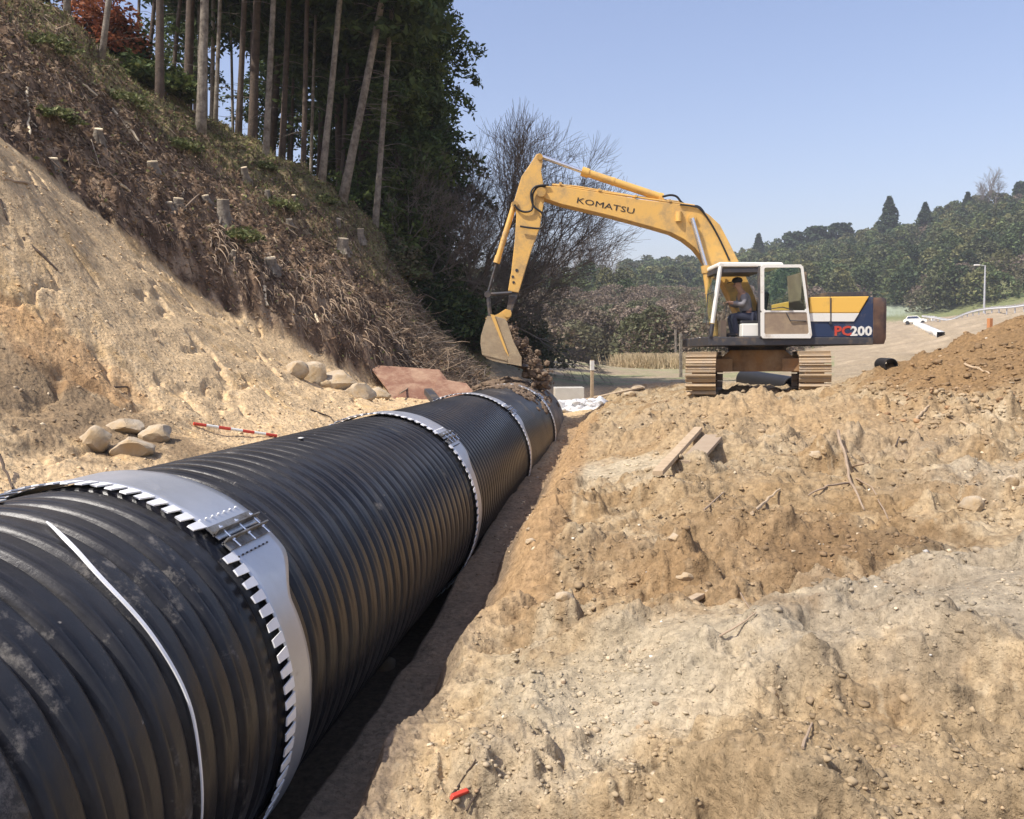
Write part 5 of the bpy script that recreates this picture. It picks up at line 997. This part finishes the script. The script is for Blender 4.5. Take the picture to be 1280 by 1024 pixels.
# car on the road
a = Vector(at(1144, 405.5, 160)); car = empty('parked_car', a, PHI - .5); tag(car, 'white car parked at the start of the guard rail', 'car')
mb = MB(); mb.prism([(-1.9, .3), (-1.85, .8), (-1.5, .95), (1.3, .95), (1.9, .75), (1.95, .3)], -.82, .82); mb.build('body', m_white, car, bevel=.08)
mb = MB(); mb.prism([(-1.55, .94), (-1.2, 1.45), (.35, 1.48), (.95, .94)], -.72, .72); cabn = mb.build('cabin', m_white, car, bevel=.06)
for yl in (-.735, .735): mb = MB(); mb.prism([(-1.35, .97), (-1.1, 1.36), (.3, 1.38), (.75, .97)], yl - .01, yl + .01); mb.build('window', m_navy, cabn)
for wx in (-1.2, 1.25):
    for wy in (-.75, .75): mb = MB(); mb.tube([(wx, wy - .1, .3), (wx, wy + .1, .3)], .31, 16); mb.build('wheel', m_black, car)

# ------------------------------------------------------------------ far woods and scrub
rg = np.random.default_rng(99)
def wood(n, th0, th1, r0, r1, keep, n_leaf, size, rad, hgt, cols, name, label, cat, cone=.0, core=True, zoff=0.):
    th = rg.uniform(th0, th1, n); r = np.sqrt(rg.uniform(r0 ** 2, r1 ** 2, n)); x = r * np.sin(th); y = r * np.cos(th); k = keep(th, r, x, y); x, y = x[k], y[k]; z = H(x, y); L = []
    for i in range(len(x)):
        R0 = rad * rg.uniform(.7, 1.35); h0 = hgt * rg.uniform(.7, 1.3); m = n_leaf; d = rg.normal(0, 1, (m, 3)); d /= np.linalg.norm(d, axis=1)[:, None]; d[:, 2] *= np.sign(d[:, 2] + .55)
        lob = 1 + .28 * np.sin(d[:, 0] * 4 + i) * np.cos(d[:, 1] * 5 + i * 2) + .12 * rg.normal(0, 1, m); hh = (d[:, 2] + .35) / 1.35; w_ = 1 - cone * np.clip(hh, 0, 1)
        P = np.stack([d[:, 0] * R0 * lob * w_, d[:, 1] * R0 * lob * w_, (hh * h0 * .8 + h0 * .2) * (1 + .1 * (lob - 1))], 1) + np.array([x[i], y[i], z[i] + zoff]); V, Fs = leaf_quads(P, size, 1.5, 0, rg); c = np.array(cols)[rg.integers(0, len(cols))] * rg.uniform(.75, 1.3, (m, 1)) * rg.uniform(.8, 1.2); L.append((V, Fs, np.repeat(c, 4, 0)))
    V, Fs, Cc = join(L); me = mesh_np(name, V, Fs, m_leaf); vcol(me, Cc); return tag(link(name, me), label, cat, kind='stuff')
GR = [(.085, .115, .045), (.11, .135, .05), (.06, .085, .038), (.15, .15, .06), (.10, .11, .05)]
BRN = [(.20, .155, .11), (.17, .135, .09), (.23, .18, .135), (.16, .15, .085), (.13, .135, .07)]
sp = lambda th, r: fbm(th * 22, np.log(r) * 9, 301, 3)
road = lambda th, r: (np.abs(th - .262) < .035 - (r - 190) * .0006) & (r < 240)
wood(1300, .16, .46, 205, 350, lambda th, r, x, y: (sp(th, r) < .30) & ~road(th, r), 520, .5, 3.3, 8.5, GR, 'evergreen_wood', 'dark evergreen wood covering the hill behind the machine and the road', 'wood', .35)
wood(330, .17, .46, 195, 340, lambda th, r, x, y: (sp(th, r) >= .22) & ~road(th, r), 420, .42, 3.0, 6, BRN, 'bare_thicket', 'grey-brown leafless thickets among the evergreens on the right hill', 'thicket', .1)
wood(900, -.22, .20, 255, 395, lambda th, r, x, y: th > -.01 - 0 * r, 330, .7, 4.0, 9, GR, 'evergreen_wood', 'distant evergreen wood on the ridge under the boom', 'wood', .35)
wood(750, -.26, .175, 80, 250, lambda th, r, x, y: ~((th > .13) & (r > 120)), 800, .24, 2.5, 4.2, BRN, 'bare_thicket', 'brown leafless scrub filling the valley behind the field', 'thicket', .1)
wood(70, -.20, .0, 150, 250, lambda th, r, x, y: th < 9, 600, .42, 3.0, 7.5, GR, 'evergreen_wood', 'scattered green trees among the brown scrub behind the bucket', 'wood', .3)
def farconifer(u, v0, v1, y, wpx, label, seed, cone=.75):
    a = at(u, v1, y); b = at(u, v0, y); h = b[2] - a[2]; R0 = wpx * y / F / 2; g_ = np.random.default_rng(seed); m = 1700; hh = g_.random(m) ** .8; an = g_.uniform(0, 2 * PI, m); rr_ = R0 * (1 - hh ** 1.6 * cone - .08) * np.sqrt(g_.uniform(.3, 1, m)) * (1 + .2 * np.sin(an * 3 + hh * 14))
    P = np.stack([rr_ * np.cos(an), rr_ * np.sin(an), h * (.05 + .95 * hh)], 1); V, Fs = leaf_quads(P, .75 * y / 300, 1.6, 0, g_); me = mesh_np('crown', V, Fs, m_leaf); vcol(me, np.repeat(np.array([.045, .07, .035]) * g_.uniform(.7, 1.35, (m, 1)), 4, 0))
    t = empty('conifer_tree', a); tag(t, label, 'tree', 'conifers standing out on the far ridge'); link('crown', me, t); mb = MB(); mb.tube([(0, 0, -3), (0, 0, h * .8)], [.35, .1], 8); mb.build('trunk', m_barkd, t)
farconifer(1111, 246, 300, 300, 30, 'solitary broad conifer rising above the wooded ridge', 1, .85); farconifer(1156, 254, 280, 300, 16, 'small pointed conifer right of the solitary broad one', 2, .95); farconifer(1209, 241, 275, 310, 17, 'conifer tip on the skyline near the pale bare tree', 3, .9); farconifer(1274, 228, 270, 320, 26, 'conifer at the right edge of the ridge', 4, .7)
farconifer(1050, 280, 309, 330, 34, 'left conifer of the ridge behind the cab, at the low dip', 5, .3); farconifer(1020, 284, 314, 330, 34, 'rounded conifer on the ridge just above the cab door', 6, .3); farconifer(948, 293, 325, 340, 16, 'thin conifer beside the boom on the ridge', 7, .9); farconifer(992, 291, 318, 335, 32, 'conifer on the ridge above the cab roof', 8, .3)
# dry reeds at the field edge
n = 9000; u_ = rg.choice([rg.normal(800, 14, n), rg.normal(845, 22, n)]) if False else np.where(rg.random(n) < .5, rg.normal(800, 14, n), rg.normal(850, 20, n)); yy = rg.uniform(66, 76, n)
ds = np.stack([u_ - 640, np.full(n, 56.), np.full(n, F)], 1) @ M.T; P = CAM + ds * (yy / ds[:, 1])[:, None]; P[:, 2] = H(P[:, 0], P[:, 1]); hgt = rg.uniform(.3, 1.3, n); s = np.stack([np.full(n, .03), 0 * hgt, 0 * hgt], 1); tip = P + np.stack([rg.normal(0, .25, n), rg.normal(0, .25, n), hgt], 1)
V = np.stack([P - s, P + s, tip + s * .3, tip - s * .3], 1).reshape(-1, 3); me = mesh_np('dry_reeds', V, np.arange(4 * n).reshape(-1, 4), m_leaf); vcol(me, np.repeat(np.array([.50, .40, .24]) * rg.uniform(.7, 1.2, (n, 1)), 4, 0)); tag(link('dry_reeds', me), 'dry straw-coloured reeds at the far edge of the field', 'reeds', kind='stuff')

# ------------------------------------------------------------------ pebbles and clods
ico = bmesh.new(); bmesh.ops.create_icosphere(ico, subdivisions=1, radius=1); IV = np.array([v.co[:] for v in ico.verts]); IF = np.array([[v.index for v in f.verts] for f in ico.faces]); ico.free()
ico = bmesh.new(); bmesh.ops.create_icosphere(ico, subdivisions=2, radius=1); IV2 = np.array([v.co[:] for v in ico.verts]); IF2 = np.array([[v.index for v in f.verts] for f in ico.faces]); ico.free()
def pebbles(n, th0, th1, r0, r1, s0, s1, cols, prob, name, label, keep, IVx=IV, IFx=IF, pw=3., pale=.14):
    th = rg.uniform(th0, th1, n); r = np.exp(rg.uniform(math.log(r0), math.log(r1), n)); x = r * np.sin(th); y = r * np.cos(th); k = keep(x, y, th, r); x, y, r = x[k], y[k], r[k]; n = len(x); z = H(x, y)
    s = (s0 + (s1 - s0) * rg.random(n) ** pw) * (.45 + r * .09); sc_ = np.stack([s * rg.uniform(.8, 1.4, n), s * rg.uniform(.8, 1.3, n), s * rg.uniform(.5, .9, n)], 1); a = rg.uniform(0, 2 * PI, n); Q = IVx[None] * (1 + .33 * rg.normal(0, 1, (n, len(IVx), 1)).clip(-1.4, 1.2)) * sc_[:, None]
    X = Q[..., 0] * np.cos(a)[:, None] - Q[..., 1] * np.sin(a)[:, None]; Y = Q[..., 0] * np.sin(a)[:, None] + Q[..., 1] * np.cos(a)[:, None]; V = np.stack([X + x[:, None], Y + y[:, None], Q[..., 2] + (z + s * .12)[:, None]], -1).reshape(-1, 3)
    Fs = (IFx[None] + (np.arange(n) * len(IVx))[:, None, None]).reshape(-1, 3); c = np.array(cols)[rg.choice(len(cols), n, p=prob)]; ti = np.clip(np.searchsorted(th_c, np.arctan2(x, y)), 0, nt_ - 1); ri = np.clip(np.searchsorted(rr, np.hypot(x, y)), 0, nr_ - 1); gc = C[ri * nt_ + ti]; c = np.where(rg.random((n, 1)) < pale, c, gc * 1.03) * rg.uniform(.78, 1.2, (n, 1)); me = mesh_np(name, V, Fs, m_pebble); vcol(me, np.repeat(c, len(IVx), 0)); return tag(link(name, me), label, 'gravel', kind='stuff')
PC_ = [(.52, .42, .28), (.40, .29, .17), (.66, .60, .48), (.27, .185, .11), (.38, .36, .32)]
pebbles(42000, -.36, .50, 2.4, 20, .0025, .020, PC_, [.44, .34, .04, .16, .02], 'gravel', 'small pale stones and crumbs scattered over the right bank', lambda x, y, th, r: (x > -1.05) & (fbm(x * .8, y * .8, 400, 3) + .5 * fbm(x * 4, y * 4, 402, 2) > -.05), pw=4., pale=.09)
pebbles(3000, -.30, .50, 2.6, 19, .008, .034, PC_, [.46, .36, .02, .14, .02], 'earth_clods', 'broken clods of earth on the right bank', lambda x, y, th, r: (x > -.8) & (fbm(x * .6, y * .6, 410, 3) > .05), IV, IF, 5., .05)
pebbles(9000, -.85, -.15, 5.5, 18.5, .0025, .018, PC_, [.50, .30, .02, .16, .02], 'gravel', 'small stones and crumbs on the sand left of the pipe', lambda x, y, th, r: (x < -3.75) & (hillmask(x, y) < .3), pw=4.)
pebbles(2500, .12, .46, 12.2, 17, .006, .03, [(.40, .27, .15), (.33, .20, .10), (.50, .40, .26)], [.4, .5, .1], 'earth_clods', 'crumbled clods around the foot of the soil heap', lambda x, y, th, r: (x > 3.4), IV2, IF2, 3.)
pebbles(3500, -.23, .05, 8, 20, .003, .018, PC_, [.3, .3, .1, .2, .1], 'gravel', 'stones lying on the trench floor and wall', lambda x, y, th, r: (x > -1.5) & (x < -.6))

hz = MB(); hz.box((0, 0, 34), (1500, 1500, 100)); hm_ = bpy.data.materials.new('haze'); hm_.use_nodes = True; N_ = hm_.node_tree.nodes; N_.remove(N_['Principled BSDF'])
pv = N_.new('ShaderNodeVolumePrincipled'); pv.inputs['Color'].default_value = (.86, .89, .95, 1); pv.inputs['Density'].default_value = .0005; pv.inputs['Anisotropy'].default_value = .1; hm_.node_tree.links.new(pv.outputs[0], N_['Material Output'].inputs['Volume'])
o = hz.build('haze', hm_); tag(o, 'thin pale haze filling the valley air', 'haze', kind='stuff')
# ------------------------------------------------------------------ light
sd = Vector((-.50, -.42, .90)).normalized(); el = math.asin(sd.z); az = math.atan2(sd.x, sd.y)
wd_ = bpy.data.worlds.new('World'); sc.world = wd_; wd_.use_nodes = True; nt = wd_.node_tree
sky = nt.nodes.new('ShaderNodeTexSky'); sky.sky_type = 'NISHITA'; sky.sun_disc = False; sky.sun_elevation = el; sky.sun_rotation = az
sky.air_density = 1.3; sky.dust_density = 2.2; sky.ozone_density = 2.0; sky.altitude = 0
bg = nt.nodes['Background']; bg.inputs[1].default_value = .15; tn_ = nt.nodes.new('ShaderNodeMix'); tn_.data_type = 'RGBA'; tn_.blend_type = 'MULTIPLY'; tn_.inputs[0].default_value = 1; tn_.inputs[7].default_value = (1.10, .98, 1.06, 1); nt.links.new(sky.outputs[0], tn_.inputs[6]); nt.links.new(tn_.outputs[2], bg.inputs[0])
ld = bpy.data.lights.new('sun', 'SUN'); ld.energy = 4.8; ld.angle = math.radians(.6); ld.color = (1, .95, .87); lo = bpy.data.objects.new('sun', ld); COL.objects.link(lo)
lo.rotation_euler = sd.to_track_quat('Z', 'Y').to_euler(); lo.location = (-20, -20, 40)
sc.view_settings.view_transform = 'Standard'; sc.view_settings.look = 'None'; sc.view_settings.exposure = .30; sc.view_settings.gamma = 1
